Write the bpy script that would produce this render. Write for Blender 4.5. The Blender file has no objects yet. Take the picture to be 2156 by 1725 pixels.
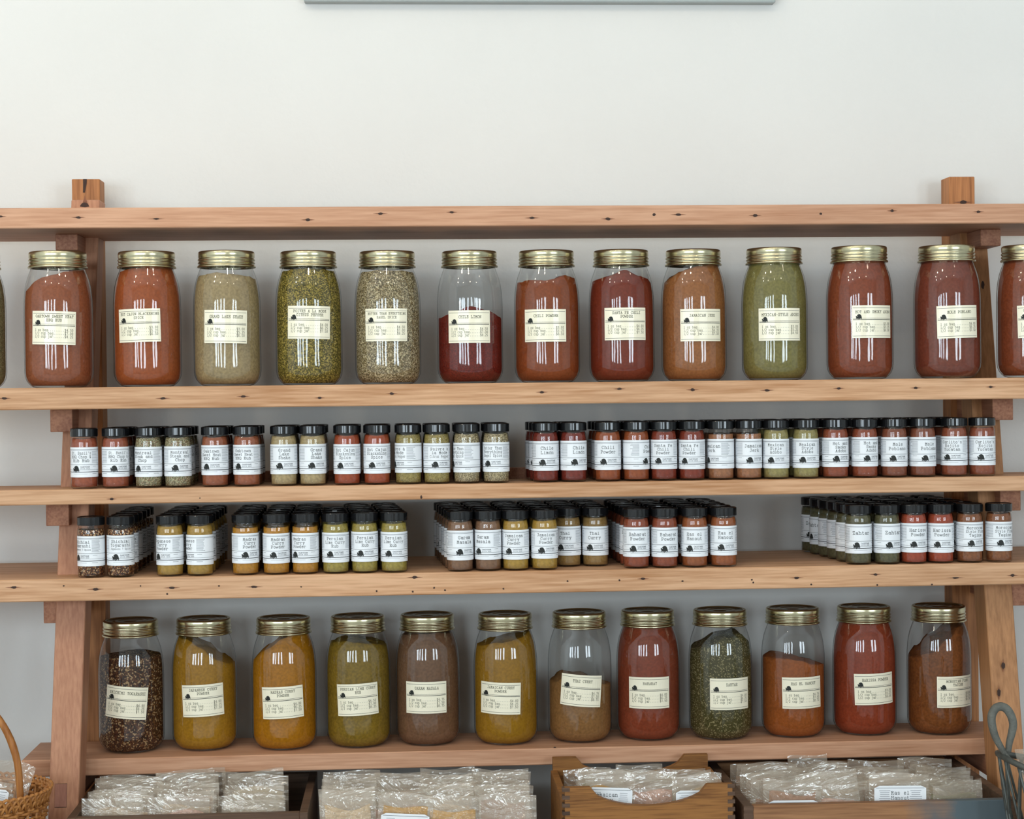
import bpy, math, random
from mathutils import Vector, Matrix, noise

scene = bpy.context.scene
COL = scene.collection
RND = random.Random(7)
EYE = 1.6
F_PX = 3700.0
YAW, ROLL, PITCH = math.radians(3.45), 0.0109, 0.0101

# ---------------------------------------------------------------- camera
fwd = Vector((math.sin(YAW) * math.cos(PITCH), math.cos(YAW) * math.cos(PITCH), -math.sin(PITCH)))
r0 = Vector((math.cos(YAW), -math.sin(YAW), 0))
u0 = r0.cross(fwd)
RT = r0 * math.cos(ROLL) - u0 * math.sin(ROLL)
UP = u0 * math.cos(ROLL) + r0 * math.sin(ROLL)
cam_data = bpy.data.cameras.new('camera')
cam_data.sensor_width = 36.0
cam_data.lens = 36.0 * F_PX / 2156.0
cam_data.clip_start = 0.02
cam = bpy.data.objects.new('camera', cam_data)
COL.objects.link(cam)
m = Matrix.Identity(3)
m.col[0] = RT; m.col[1] = UP; m.col[2] = -fwd
cam.matrix_world = Matrix.Translation((0, 0, EYE)) @ m.to_4x4()
scene.camera = cam


def at(px, py, Y):
    """world point on the vertical plane y=Y that shows at a pixel of the photograph"""
    d = fwd + RT * ((px - 1078.0) / F_PX) + UP * ((862.5 - py) / F_PX)
    t = Y / d.y
    return Vector((d.x * t, Y, EYE + d.z * t))


# ---------------------------------------------------------------- world, light, exposure
world = bpy.data.worlds.new('world'); scene.world = world; world.use_nodes = True
bg = world.node_tree.nodes['Background']
bg.inputs[0].default_value = (0.72, 0.84, 1.0, 1); bg.inputs[1].default_value = 0.6
scene.view_settings.view_transform = 'Standard'
scene.view_settings.look = 'None'
scene.view_settings.exposure = 0.09
scene.view_settings.gamma = 1.0
scene.view_settings.use_curve_mapping = False
scene.cycles.use_denoising = True
scene.cycles.max_bounces = 8
scene.cycles.transparent_max_bounces = 24
scene.cycles.caustics_reflective = False
scene.cycles.caustics_refractive = False
scene.cycles.sample_clamp_indirect = 4.0

ROOM = (-4.9, 5.6, -1.9, 3.42, 0.0, 3.9)       # x0 x1 y0 y1 z0 z1
WINDOWS = [(-4.1, -3.3), (-2.9, -2.5), (-1.9, -1.5), (-0.9, -0.5), (1.9, 2.5), (3.0, 3.7)]
WZ0, WZ1 = 1.22, 2.6
for x0, x1 in WINDOWS:                           # daylight coming in through the shop front
    l = bpy.data.lights.new('window_daylight', 'AREA'); l.shape = 'RECTANGLE'
    l.size = x1 - x0; l.size_y = WZ1 - WZ0
    l.energy = math.pi * (x1 - x0) * (WZ1 - WZ0) * 11.6
    l.color = (0.78, 0.915, 1.0)
    o = bpy.data.objects.new('window_daylight', l); COL.objects.link(o)
    o.location = ((x0 + x1) / 2, ROOM[2] + 0.03, (WZ0 + WZ1) / 2)
    o.rotation_euler = Vector((0, 1, 0)).to_track_quat('-Z', 'Z').to_euler()
LAMP = 0.235
for bx, by, bz, e in [(-1.7, 1.55, 3.25, 34), (-0.9, 1.75, 3.3, 34), (-0.1, 1.5, 3.25, 34), (0.7, 1.75, 3.3, 16),
                      (1.5, 1.55, 3.25, 6), (-1.3, 0.3, 3.3, 20), (0.1, 0.2, 3.3, 20), (1.4, 0.3, 3.3, 14),
                      (-2.3, 0.9, 3.3, 55)]:      # ceiling lamps over the aisle
    l = bpy.data.lights.new('ceiling_lamp_light', 'POINT'); l.energy = e * LAMP; l.color = (1.0, 0.86, 0.66)
    l.shadow_soft_size = 0.055
    o = bpy.data.objects.new('ceiling_lamp_light', l); COL.objects.link(o); o.location = (bx, by, bz)


# ---------------------------------------------------------------- materials
def srgb(h):
    h = h.lstrip('#'); v = [int(h[i:i + 2], 16) / 255 for i in (0, 2, 4)]
    return tuple(c / 12.92 if c <= .04045 else ((c + .055) / 1.055) ** 2.4 for c in v)


def new_mat(name):
    mt = bpy.data.materials.new(name); mt.use_nodes = True
    nt = mt.node_tree; b = nt.nodes['Principled BSDF']
    return mt, nt, b


def simple(name, col, rough=.5, metal=0., spec=.5, coat=0., coat_rough=.1, bump=0., bscale=200., var=0., vscale=20.):
    mt, nt, b = new_mat(name)
    b.inputs['Base Color'].default_value = (*col, 1)
    b.inputs['Roughness'].default_value = rough; b.inputs['Metallic'].default_value = metal
    b.inputs['Specular IOR Level'].default_value = spec
    b.inputs['Coat Weight'].default_value = coat; b.inputs['Coat Roughness'].default_value = coat_rough
    tc = nt.nodes.new('ShaderNodeTexCoord')
    if var:
        n = nt.nodes.new('ShaderNodeTexNoise'); n.inputs['Scale'].default_value = vscale; n.inputs['Detail'].default_value = 4
        nt.links.new(tc.outputs['Object'], n.inputs['Vector'])
        r = nt.nodes.new('ShaderNodeValToRGB')
        r.color_ramp.elements[0].position = .3; r.color_ramp.elements[1].position = .7
        r.color_ramp.elements[0].color = (*[c * (1 - var) for c in col], 1)
        r.color_ramp.elements[1].color = (*[min(1, c * (1 + var * .5)) for c in col], 1)
        nt.links.new(n.outputs['Fac'], r.inputs[0]); nt.links.new(r.outputs[0], b.inputs['Base Color'])
    if bump:
        n = nt.nodes.new('ShaderNodeTexNoise'); n.inputs['Scale'].default_value = bscale
        nt.links.new(tc.outputs['Object'], n.inputs['Vector'])
        bp = nt.nodes.new('ShaderNodeBump'); bp.inputs['Strength'].default_value = bump; bp.inputs['Distance'].default_value = .002
        nt.links.new(n.outputs['Fac'], bp.inputs['Height']); nt.links.new(bp.outputs[0], b.inputs['Normal'])
    return mt


def wood(name, light, dark, axis='X', rough=.55, fine=1.0, contrast=1.0, off=0.):
    mt, nt, b = new_mat(name)
    tc = nt.nodes.new('ShaderNodeTexCoord')
    mp = nt.nodes.new('ShaderNodeMapping')
    s = [34 * fine] * 3; s['XYZ'.index(axis)] = 1.6 * fine
    mp.inputs['Scale'].default_value = s; mp.inputs['Location'].default_value = (off, off * .7, off * .3)
    nt.links.new(tc.outputs['Object'], mp.inputs['Vector'])
    n1 = nt.nodes.new('ShaderNodeTexNoise'); n1.inputs['Scale'].default_value = 1.0; n1.inputs['Detail'].default_value = 3; n1.inputs['Distortion'].default_value = .6
    n2 = nt.nodes.new('ShaderNodeTexNoise'); n2.inputs['Scale'].default_value = 7.0; n2.inputs['Detail'].default_value = 4
    for n in (n1, n2): nt.links.new(mp.outputs[0], n.inputs['Vector'])
    mx = nt.nodes.new('ShaderNodeMix'); mx.inputs[0].default_value = .56
    nt.links.new(n1.outputs['Fac'], mx.inputs[2]); nt.links.new(n2.outputs['Fac'], mx.inputs[3])
    r = nt.nodes.new('ShaderNodeValToRGB')
    r.color_ramp.elements[0].position = .5 - .2 / contrast; r.color_ramp.elements[1].position = .5 + .12 / contrast
    r.color_ramp.elements[0].color = (*dark, 1); r.color_ramp.elements[1].color = (*light, 1)
    nt.links.new(mx.outputs[0], r.inputs[0])
    big = nt.nodes.new('ShaderNodeTexNoise'); big.inputs['Scale'].default_value = 2.2
    nt.links.new(tc.outputs['Object'], big.inputs['Vector'])
    hv = nt.nodes.new('ShaderNodeMapRange'); hv.inputs[3].default_value = .8; hv.inputs[4].default_value = 1.18
    nt.links.new(big.outputs['Fac'], hv.inputs[0])
    ml = nt.nodes.new('ShaderNodeVectorMath'); ml.operation = 'SCALE'
    nt.links.new(r.outputs[0], ml.inputs[0]); nt.links.new(hv.outputs[0], ml.inputs['Scale'])
    nt.links.new(ml.outputs[0], b.inputs['Base Color'])
    b.inputs['Roughness'].default_value = rough; b.inputs['Specular IOR Level'].default_value = .3
    bp = nt.nodes.new('ShaderNodeBump'); bp.inputs['Strength'].default_value = .12; bp.inputs['Distance'].default_value = .001
    nt.links.new(mx.outputs[0], bp.inputs['Height']); nt.links.new(bp.outputs[0], b.inputs['Normal'])
    return mt


def schlick(nt, f0, gain, normal=None):
    """reflectance of a thin clear sheet, the same from both sides"""
    lw = nt.nodes.new('ShaderNodeLayerWeight'); lw.inputs['Blend'].default_value = .5
    if normal: nt.links.new(normal, lw.inputs['Normal'])
    p = nt.nodes.new('ShaderNodeMath'); p.operation = 'POWER'; p.inputs[1].default_value = 5.
    nt.links.new(lw.outputs['Facing'], p.inputs[0])
    a = nt.nodes.new('ShaderNodeMath'); a.operation = 'MULTIPLY_ADD'; a.use_clamp = True
    a.inputs[1].default_value = (1 - f0) * gain; a.inputs[2].default_value = f0
    nt.links.new(p.outputs[0], a.inputs[0])
    return a.outputs[0], lw


def glass_mat(name, edge=(.22, .24, .23), face=(.96, .965, .96), ior=1.62):
    mt, nt, b = new_mat(name); nt.nodes.remove(b)
    out = nt.nodes['Material Output']
    tr = nt.nodes.new('ShaderNodeBsdfTransparent'); gl = nt.nodes.new('ShaderNodeBsdfGlossy')
    gl.inputs['Roughness'].default_value = .045
    fac, lw = schlick(nt, .075, .8)
    r = nt.nodes.new('ShaderNodeValToRGB')
    r.color_ramp.elements[0].position = .74; r.color_ramp.elements[0].color = (*face, 1)
    r.color_ramp.elements[1].position = 1.0; r.color_ramp.elements[1].color = (*edge, 1)
    nt.links.new(lw.outputs['Facing'], r.inputs[0]); nt.links.new(r.outputs[0], tr.inputs[0])
    n = nt.nodes.new('ShaderNodeTexNoise'); n.inputs['Scale'].default_value = 45
    tc = nt.nodes.new('ShaderNodeTexCoord'); mp = nt.nodes.new('ShaderNodeMapping'); mp.inputs['Scale'].default_value = (1, 1, .25)
    nt.links.new(tc.outputs['Object'], mp.inputs[0]); nt.links.new(mp.outputs[0], n.inputs['Vector'])
    bp = nt.nodes.new('ShaderNodeBump'); bp.inputs['Strength'].default_value = .12; bp.inputs['Distance'].default_value = .004
    nt.links.new(n.outputs['Fac'], bp.inputs['Height'])
    nt.links.new(bp.outputs[0], gl.inputs['Normal'])
    ms = nt.nodes.new('ShaderNodeMixShader')
    nt.links.new(fac, ms.inputs[0]); nt.links.new(tr.outputs[0], ms.inputs[1]); nt.links.new(gl.outputs[0], ms.inputs[2])
    nt.links.new(ms.outputs[0], out.inputs[0])
    return mt


def film_mat():
    mt, nt, b = new_mat('clear_plastic_film'); nt.nodes.remove(b)
    out = nt.nodes['Material Output']
    tr = nt.nodes.new('ShaderNodeBsdfTransparent'); tr.inputs[0].default_value = (.97, .97, .96, 1)
    gl = nt.nodes.new('ShaderNodeBsdfGlossy'); gl.inputs['Roughness'].default_value = .07
    df = nt.nodes.new('ShaderNodeBsdfDiffuse'); df.inputs[0].default_value = (1., .85, .70, 1)
    tc = nt.nodes.new('ShaderNodeTexCoord'); mp = nt.nodes.new('ShaderNodeMapping'); mp.inputs['Scale'].default_value = (11, 1, 30)
    n = nt.nodes.new('ShaderNodeTexNoise'); n.inputs['Scale'].default_value = 1.; n.inputs['Detail'].default_value = 3; n.inputs['Distortion'].default_value = 1.4
    nt.links.new(tc.outputs['Object'], mp.inputs[0]); nt.links.new(mp.outputs[0], n.inputs['Vector'])
    bp = nt.nodes.new('ShaderNodeBump'); bp.inputs['Strength'].default_value = .9; bp.inputs['Distance'].default_value = .011
    nt.links.new(n.outputs['Fac'], bp.inputs['Height']); nt.links.new(bp.outputs[0], gl.inputs['Normal'])
    m1 = nt.nodes.new('ShaderNodeMixShader'); m1.inputs[0].default_value = .15
    nt.links.new(tr.outputs[0], m1.inputs[1]); nt.links.new(df.outputs[0], m1.inputs[2])
    fac, lw = schlick(nt, .085, .6, bp.outputs[0])
    m2 = nt.nodes.new('ShaderNodeMixShader'); nt.links.new(fac, m2.inputs[0])
    nt.links.new(m1.outputs[0], m2.inputs[1]); nt.links.new(gl.outputs[0], m2.inputs[2])
    nt.links.new(m2.outputs[0], out.inputs[0])
    return mt


def spice_mat(name, hexc, grain=0., flecks=None, gain=1.12):
    """ground spice: fine noise; coarse blends get visible flecks"""
    c = tuple(min(.95, v * gain) for v in srgb(hexc))
    mt, nt, b = new_mat(name)
    b.inputs['Roughness'].default_value = .9; b.inputs['Specular IOR Level'].default_value = .1
    tc = nt.nodes.new('ShaderNodeTexCoord')
    n = nt.nodes.new('ShaderNodeTexNoise'); n.inputs['Scale'].default_value = 230; n.inputs['Detail'].default_value = 3
    nt.links.new(tc.outputs['Object'], n.inputs['Vector'])
    n2 = nt.nodes.new('ShaderNodeTexNoise'); n2.inputs['Scale'].default_value = 22; n2.inputs['Detail'].default_value = 2
    nt.links.new(tc.outputs['Object'], n2.inputs['Vector'])
    mx = nt.nodes.new('ShaderNodeMix'); mx.inputs[0].default_value = .3
    nt.links.new(n.outputs['Fac'], mx.inputs[2]); nt.links.new(n2.outputs['Fac'], mx.inputs[3])
    r = nt.nodes.new('ShaderNodeValToRGB'); k = .12 + .35 * grain
    r.color_ramp.elements[0].position = .38; r.color_ramp.elements[1].position = .62
    r.color_ramp.elements[0].color = (*[v * (1 - k) for v in c], 1); r.color_ramp.elements[1].color = (*[min(1, v * (1 + k)) for v in c], 1)
    nt.links.new(mx.outputs[0], r.inputs[0]); colout = r.outputs[0]
    if flecks:
        v = nt.nodes.new('ShaderNodeTexVoronoi'); v.inputs['Scale'].default_value = flecks[1]
        nt.links.new(tc.outputs['Object'], v.inputs['Vector'])
        sp = nt.nodes.new('ShaderNodeSeparateColor'); nt.links.new(v.outputs['Color'], sp.inputs[0])
        r2 = nt.nodes.new('ShaderNodeValToRGB'); r2.color_ramp.interpolation = 'CONSTANT'
        cols = flecks[0]; els = r2.color_ramp.elements
        while len(els) < len(cols): els.new(.5)
        for i, hc in enumerate(cols):
            els[i].position = i / len(cols); els[i].color = (*[min(.9, q * gain) for q in srgb(hc)], 1)
        nt.links.new(sp.outputs[0], r2.inputs[0])
        m2 = nt.nodes.new('ShaderNodeMix'); m2.data_type = 'RGBA'; m2.inputs[0].default_value = flecks[2]
        nt.links.new(colout, m2.inputs[6]); nt.links.new(r2.outputs[0], m2.inputs[7]); colout = m2.outputs[2]
    nt.links.new(colout, b.inputs['Base Color'])
    bp = nt.nodes.new('ShaderNodeBump'); bp.inputs['Strength'].default_value = .4; bp.inputs['Distance'].default_value = .001
    nt.links.new(n.outputs['Fac'], bp.inputs['Height']); nt.links.new(bp.outputs[0], b.inputs['Normal'])
    return mt


M = {}
M['wall'] = simple('wall_paint', (.83, .82, .79), .85, spec=.2, bump=.25, bscale=90, var=.03, vscale=3)
M['wallc'] = simple('room_paint', (.80, .81, .80), .9, spec=.1, var=.03)
M['ceil'] = simple('ceiling_paint', (.84, .85, .85), .9, spec=.1, var=.03)
M['floor'] = simple('polished_concrete_floor', (.5, .51, .51), .5, var=.15, vscale=2)
M['fir1'] = wood('fir_shelf', srgb('#d6a585'), srgb('#b37d5c'), 'X', contrast=1.0)
M['fir2'] = wood('fir_shelf_golden', srgb('#dcae88'), srgb('#b27e54'), 'X', contrast=1.1, off=4.)
M['firz'] = wood('fir_upright', srgb('#c89272'), srgb('#a87258'), 'Z', contrast=1.0, off=9.)
M['firr'] = wood('fir_upright_brown', srgb('#c08a5e'), srgb('#9a6a44'), 'Z', contrast=1.0, off=12.)
M['post'] = wood('fir_post', srgb('#bd8050'), srgb('#8e5a34'), 'Z', contrast=1.4, off=2.)
M['fend'] = wood('fir_crosspiece', srgb('#b07a5c'), srgb('#8a5640'), 'Y', contrast=1.2, off=3.)
M['knot'] = simple('dark_knot', (.045, .018, .01), .7, var=.3, vscale=300)
M['knoth'] = simple('brown_knot_halo', srgb('#8a5434'), .6, var=.3, vscale=200)
M['tenon'] = wood('tenon_end_grain', srgb('#b07c68'), srgb('#96665a'), 'Z', off=7.)
M['boxd'] = wood('dark_walnut_box', srgb('#6a5140'), srgb('#3c2b20'), 'X', off=1.)
M['boxo'] = wood('oiled_oak_box', srgb('#9c6a38'), srgb('#6a421e'), 'X', fine=1.6, contrast=1.4, off=5.)
M['boxm'] = wood('brown_mahogany_box', srgb('#a87a54'), srgb('#6c452c'), 'X', off=6.)
mt = wood('brown_to_blue_grey_wood', srgb('#a87a54'), srgb('#6c452c'), 'X', off=6.); nt_ = mt.node_tree
tc_ = nt_.nodes.new('ShaderNodeTexCoord'); sx_ = nt_.nodes.new('ShaderNodeSeparateXYZ'); nt_.links.new(tc_.outputs['Object'], sx_.inputs[0])
nz_ = nt_.nodes.new('ShaderNodeTexNoise'); nz_.inputs['Scale'].default_value = 25; nz_.inputs['Detail'].default_value = 5; nt_.links.new(tc_.outputs['Object'], nz_.inputs['Vector'])
ad_ = nt_.nodes.new('ShaderNodeMath'); ad_.operation = 'MULTIPLY_ADD'; ad_.inputs[1].default_value = .12; nt_.links.new(nz_.outputs['Fac'], ad_.inputs[0]); nt_.links.new(sx_.outputs['X'], ad_.inputs[2])
mr_ = nt_.nodes.new('ShaderNodeMapRange'); mr_.inputs[1].default_value = .11; mr_.inputs[2].default_value = .19; nt_.links.new(ad_.outputs[0], mr_.inputs[0])
mc_ = nt_.nodes.new('ShaderNodeMix'); mc_.data_type = 'RGBA'; bs_ = nt_.nodes['Principled BSDF']
nt_.links.new(bs_.inputs['Base Color'].links[0].from_socket, mc_.inputs[6]); mc_.inputs[7].default_value = (*srgb('#59656b'), 1)
nt_.links.new(mr_.outputs[0], mc_.inputs[0]); nt_.links.new(mc_.outputs[2], bs_.inputs['Base Color'])
M['boxblend'] = mt  # brown wood that turns blotchy blue-grey towards the panel's right end
M['boxb'] = wood('blue_grey_brown_wood', srgb('#68737a'), srgb('#5c5048'), 'X', contrast=.9, off=8.)
M['gold'] = simple('gold_lid_metal', (.64, .58, .38), .25, 1.0, var=.12, vscale=60)
M['disc'] = simple('lid_disc_metal', (.33, .30, .2), .24, 1.0, var=.2, vscale=60)
M['glass'] = glass_mat('clear_jar_glass')
M['cap'] = simple('black_cap_plastic', (.008, .008, .009), .11, spec=.5)
M['paper'] = simple('cream_label_paper', (.98, .91, .71), .4, spec=.4, coat=.5, coat_rough=.16)
M['white'] = simple('white_label_paper', (.90, .92, .95), .45, spec=.35, coat=.25, coat_rough=.3)
M['ink'] = simple('black_ink', (.02, .022, .02), .5, spec=.3)
M['inkg'] = simple('typewriter_ink', (.10, .095, .06), .5, spec=.3)
M['inks'] = simple('grey_label_print', (.14, .15, .17), .5, spec=.3)
M['inkl'] = simple('faint_label_print', (.38, .39, .42), .5, spec=.3)
M['film'] = film_mat()
M['wick'] = wood('golden_wicker', srgb('#c4874c'), srgb('#8c5222'), 'Z', rough=.35, off=2.)
M['wire'] = simple('grey_wire', (.11, .12, .11), .45, .5, var=.3, vscale=80)
M['rope'] = simple('grey_wrapped_handle', (.14, .14, .12), .7, bump=.6, bscale=300, var=.3, vscale=50)
M['sign'] = simple('pale_grey_board', (.42, .47, .47), .6, var=.05)


# ---------------------------------------------------------------- mesh helpers
class MB:
    def __init__(s): s.v = []; s.f = []; s.m = []

    def face(s, idx, mi=0): s.f.append(idx); s.m.append(mi)

    def add(s, verts, faces, mi=0):
        b = len(s.v); s.v += [tuple(p) for p in verts]
        for f in faces: s.f.append([b + i for i in f]); s.m.append(mi)

    def box(s, x0, x1, y0, y1, z0, z1, mi=0, bev=0.0, shear=0.0, shx=0.0):
        """axis box; small bevels; shear moves y with z"""
        b = bev
        if not b:
            vs = [(x, y, z) for z in (z0, z1) for y in (y0, y1) for x in (x0, x1)]
            fs = [(0, 2, 3, 1), (4, 5, 7, 6), (0, 1, 5, 4), (2, 6, 7, 3), (0, 4, 6, 2), (1, 3, 7, 5)]
        else:
            vs = []; C = [(0, 0, 0), (1, 0, 0), (1, 1, 0), (0, 1, 0), (0, 0, 1), (1, 0, 1), (1, 1, 1), (0, 1, 1)]
            X = (x0, x1); Y = (y0, y1); Z = (z0, z1)
            for c in C:
                sx = X[c[0]]; sy = Y[c[1]]; sz = Z[c[2]]
                dx = b if c[0] == 0 else -b; dy = b if c[1] == 0 else -b; dz = b if c[2] == 0 else -b
                vs += [(sx, sy + dy, sz + dz), (sx + dx, sy, sz + dz), (sx + dx, sy + dy, sz)]
            def i(c, k): return c * 3 + k
            fs = [[i(0, 2), i(3, 2), i(2, 2), i(1, 2)], [i(4, 2), i(5, 2), i(6, 2), i(7, 2)],
                  [i(0, 1), i(1, 1), i(5, 1), i(4, 1)], [i(3, 1), i(7, 1), i(6, 1), i(2, 1)],
                  [i(0, 0), i(4, 0), i(7, 0), i(3, 0)], [i(1, 0), i(2, 0), i(6, 0), i(5, 0)]]
            for c in range(8): 
                par = sum(C[c]) % 2
                fs.append([i(c, 0), i(c, 1), i(c, 2)] if par == 0 else [i(c, 0), i(c, 2), i(c, 1)])
            for a, c, k1, k2 in [(0, 1, 1, 2), (3, 2, 1, 2), (4, 5, 1, 2), (7, 6, 1, 2), (0, 3, 0, 2), (1, 2, 0, 2), (4, 7, 0, 2), (5, 6, 0, 2),
                                 (0, 4, 0, 1), (1, 5, 0, 1), (2, 6, 0, 1), (3, 7, 0, 1)]:
                fs.append([i(a, k1), i(c, k1), i(c, k2), i(a, k2)])
        if shear: vs = [(x + shx * (z - z0), y + shear * (z - z0), z) for x, y, z in vs]
        s.add(vs, fs, mi)

    def lathe(s, prof, n=40, mi=0, cap0=True, cap1=True, cx=0, cy=0, teeth=None):
        b = len(s.v)
        for k, (r, z) in enumerate(prof):
            for j in range(n):
                a = 2 * math.pi * j / n
                rr = r
                if teeth and k in teeth and j % 2: rr = r - teeth[k]
                s.v.append((cx + rr * math.sin(a), cy - rr * math.cos(a), z))
        for k in range(len(prof) - 1):
            for j in range(n):
                j2 = (j + 1) % n
                s.f.append([b + k * n + j, b + k * n + j2, b + (k + 1) * n + j2, b + (k + 1) * n + j]); s.m.append(mi)
        if cap0: s.f.append([b + j for j in reversed(range(n))]); s.m.append(mi)
        if cap1: s.f.append([b + (len(prof) - 1) * n + j for j in range(n)]); s.m.append(mi)

    def tube(s, pts, r, n=8, mi=0, closed=False):
        pts = [Vector(p) for p in pts]; b = len(s.v); N = len(pts)
        rr = r if isinstance(r, (list, tuple)) else [r] * N
        prev = None
        for i, p in enumerate(pts):
            if closed: t = (pts[(i + 1) % N] - pts[i - 1])
            else: t = (pts[min(i + 1, N - 1)] - pts[max(i - 1, 0)])
            t.normalize()
            ref = prev if prev else (Vector((0, 0, 1)) if abs(t.z) < .9 else Vector((0, 1, 0)))
            a = (ref - t * ref.dot(t)).normalized(); prev = a
            c = t.cross(a)
            for j in range(n):
                q = 2 * math.pi * j / n
                s.v.append(tuple(p + (a * math.cos(q) + c * math.sin(q)) * rr[i]))
        for i in range(N if closed else N - 1):
            i2 = (i + 1) % N
            for j in range(n):
                j2 = (j + 1) % n
                s.f.append([b + i * n + j, b + i * n + j2, b + i2 * n + j2, b + i2 * n + j]); s.m.append(mi)
        if not closed:
            s.f.append([b + j for j in reversed(range(n))]); s.m.append(mi)
            s.f.append([b + (N - 1) * n + j for j in range(n)]); s.m.append(mi)

    def mesh(s, name, mats, smooth=False):
        me = bpy.data.meshes.new(name); me.from_pydata(s.v, [], s.f)
        for mt in mats: me.materials.append(mt)
        if len(mats) > 1: me.polygons.foreach_set('material_index', s.m)
        if smooth:
            me.polygons.foreach_set('use_smooth', [True] * len(me.polygons))
        me.update()
        return me

    def build(s, name, mats, parent=None, smooth=False):
        if not isinstance(mats, (list, tuple)): mats = [mats]
        return link(name, s.mesh(name, mats, smooth), parent)


def link(name, data, parent=None):
    o = bpy.data.objects.new(name, data); COL.objects.link(o)
    if parent: o.parent = parent
    return o


def tag(o, label=None, cat=None, group=None, kind=None):
    if label: o['label'] = label
    if cat: o['category'] = cat
    if group: o['group'] = group
    if kind: o['kind'] = kind
    return o


def fix_normals(me):
    import bmesh
    bm = bmesh.new(); bm.from_mesh(me); bmesh.ops.recalc_face_normals(bm, faces=bm.faces); bm.to_mesh(me); bm.free()


# ---------------------------------------------------------------- a small typewriter face made of strokes (x 0-6, y 0-9, baseline 2)
G = {
 'A': '1239 3952 0222 4262 2545', 'B': '1219 094958574616 4655534202', 'C': '5759 5849290704224253', 'D': '1219 093957543202',
 'E': '1219 095957 1646 4745 025254', 'F': '1219 095957 1646 0232', 'G': '5759 5849290704224253 535535', 'H': '1219 5259 1656 0222 0929 4262 4969',
 'I': '3239 1252 1959', 'J': '4943322213 2959', 'K': '1219 5915 2652 0222 0929 4262 4959', 'L': '1219 0929 025254', 'M': '1219 193559 5952 0222 4262',
 'N': '1219 1952 5259 0222 4969', 'O': '294967644222040729', 'P': '1219 094958564515 0232', 'Q': '294967644222040729 3361',
 'R': '1219 094958574616 3652 0222 4262', 'S': '584929181726455453422213 5759 1214', 'T': '3239 17195957 2242', 'U': '191422425459 0929 4969',
 'V': '193259 0929 4969', 'W': '0912365269 5969', 'X': '1952 1259 0929 4969 0222 4262', 'Y': '1935 5935 3532 0929 4969 2242', 'Z': '171959125254',
 'a': '162747565262 55251413224253', 'b': '0919 1912 1627475653422213', 'c': '5647271613224253', 'd': '49595262 5647271613224253',
 'e': '15555647271613224253', 'f': '58493928 2822 1747 1242', 'g': '5647271614234354 6757514010', 'h': '0919 1912 1627475652 0222 4262',
 'i': '2737 3732 1252 3839', 'j': '2747413010 4849', 'k': '0919 1912 5714 3552 0222 4262', 'l': '2939 3932 1252',
 'm': '0717 1712 162736 3632 364756 5652 0222 5262', 'n': '0717 1712 1627475652 0222 4262', 'o': '274756534222131627', '\u00f3': '274756534222131627 3849',
 '\u00e0': '162747565262 55251413224253 2938', 'p': '0717 1710 1627475653422213 0020', 'r': '0717 1712 16274756 0232', 's': '56472716254453422213',
 't': '2923324253 1747', 'u': '071713224253 47575262', 'v': '173257 0727 4767', 'w': '0712365267', 'x': '1752 1257 0222 4262',
 'y': '1732 572010 0727 4767', 'z': '161757125253', '0': '294957544222141729', '1': '283932 1252', '2': '18294958561252',
 '3': '182949585746 26465553422213', '4': '4249 491454 3252', '5': '591916465553422213', '6': '5849291713224253554615', '7': '18195932',
 '8': '294958574626171829 2615132242535546', '9': '132242545849291816255556', '$': '584929181726455453422213 3039', '.': '3332', '/': '1059',
 '-': '1555', "'": '3937', '&': '52182939481322324254'}
TREE = [(-.5, -.02), (-.42, .1), (-.36, .02), (-.46, .24), (-.5, .42), (-.36, .5), (-.32, .38), (-.2, .36), (-.3, .52), (-.22, .66), (-.05, .76), (.14, .78),
        (.3, .68), (.4, .5), (.46, .3), (.5, .02), (.42, -.1), (.36, .04), (.26, .0), (.14, -.06), (.04, .0), (.06, -.2), (-.06, -.2), (-.04, .0),
        (-.14, -.06), (-.24, .04), (-.3, -.08), (-.4, .0)]


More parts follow.
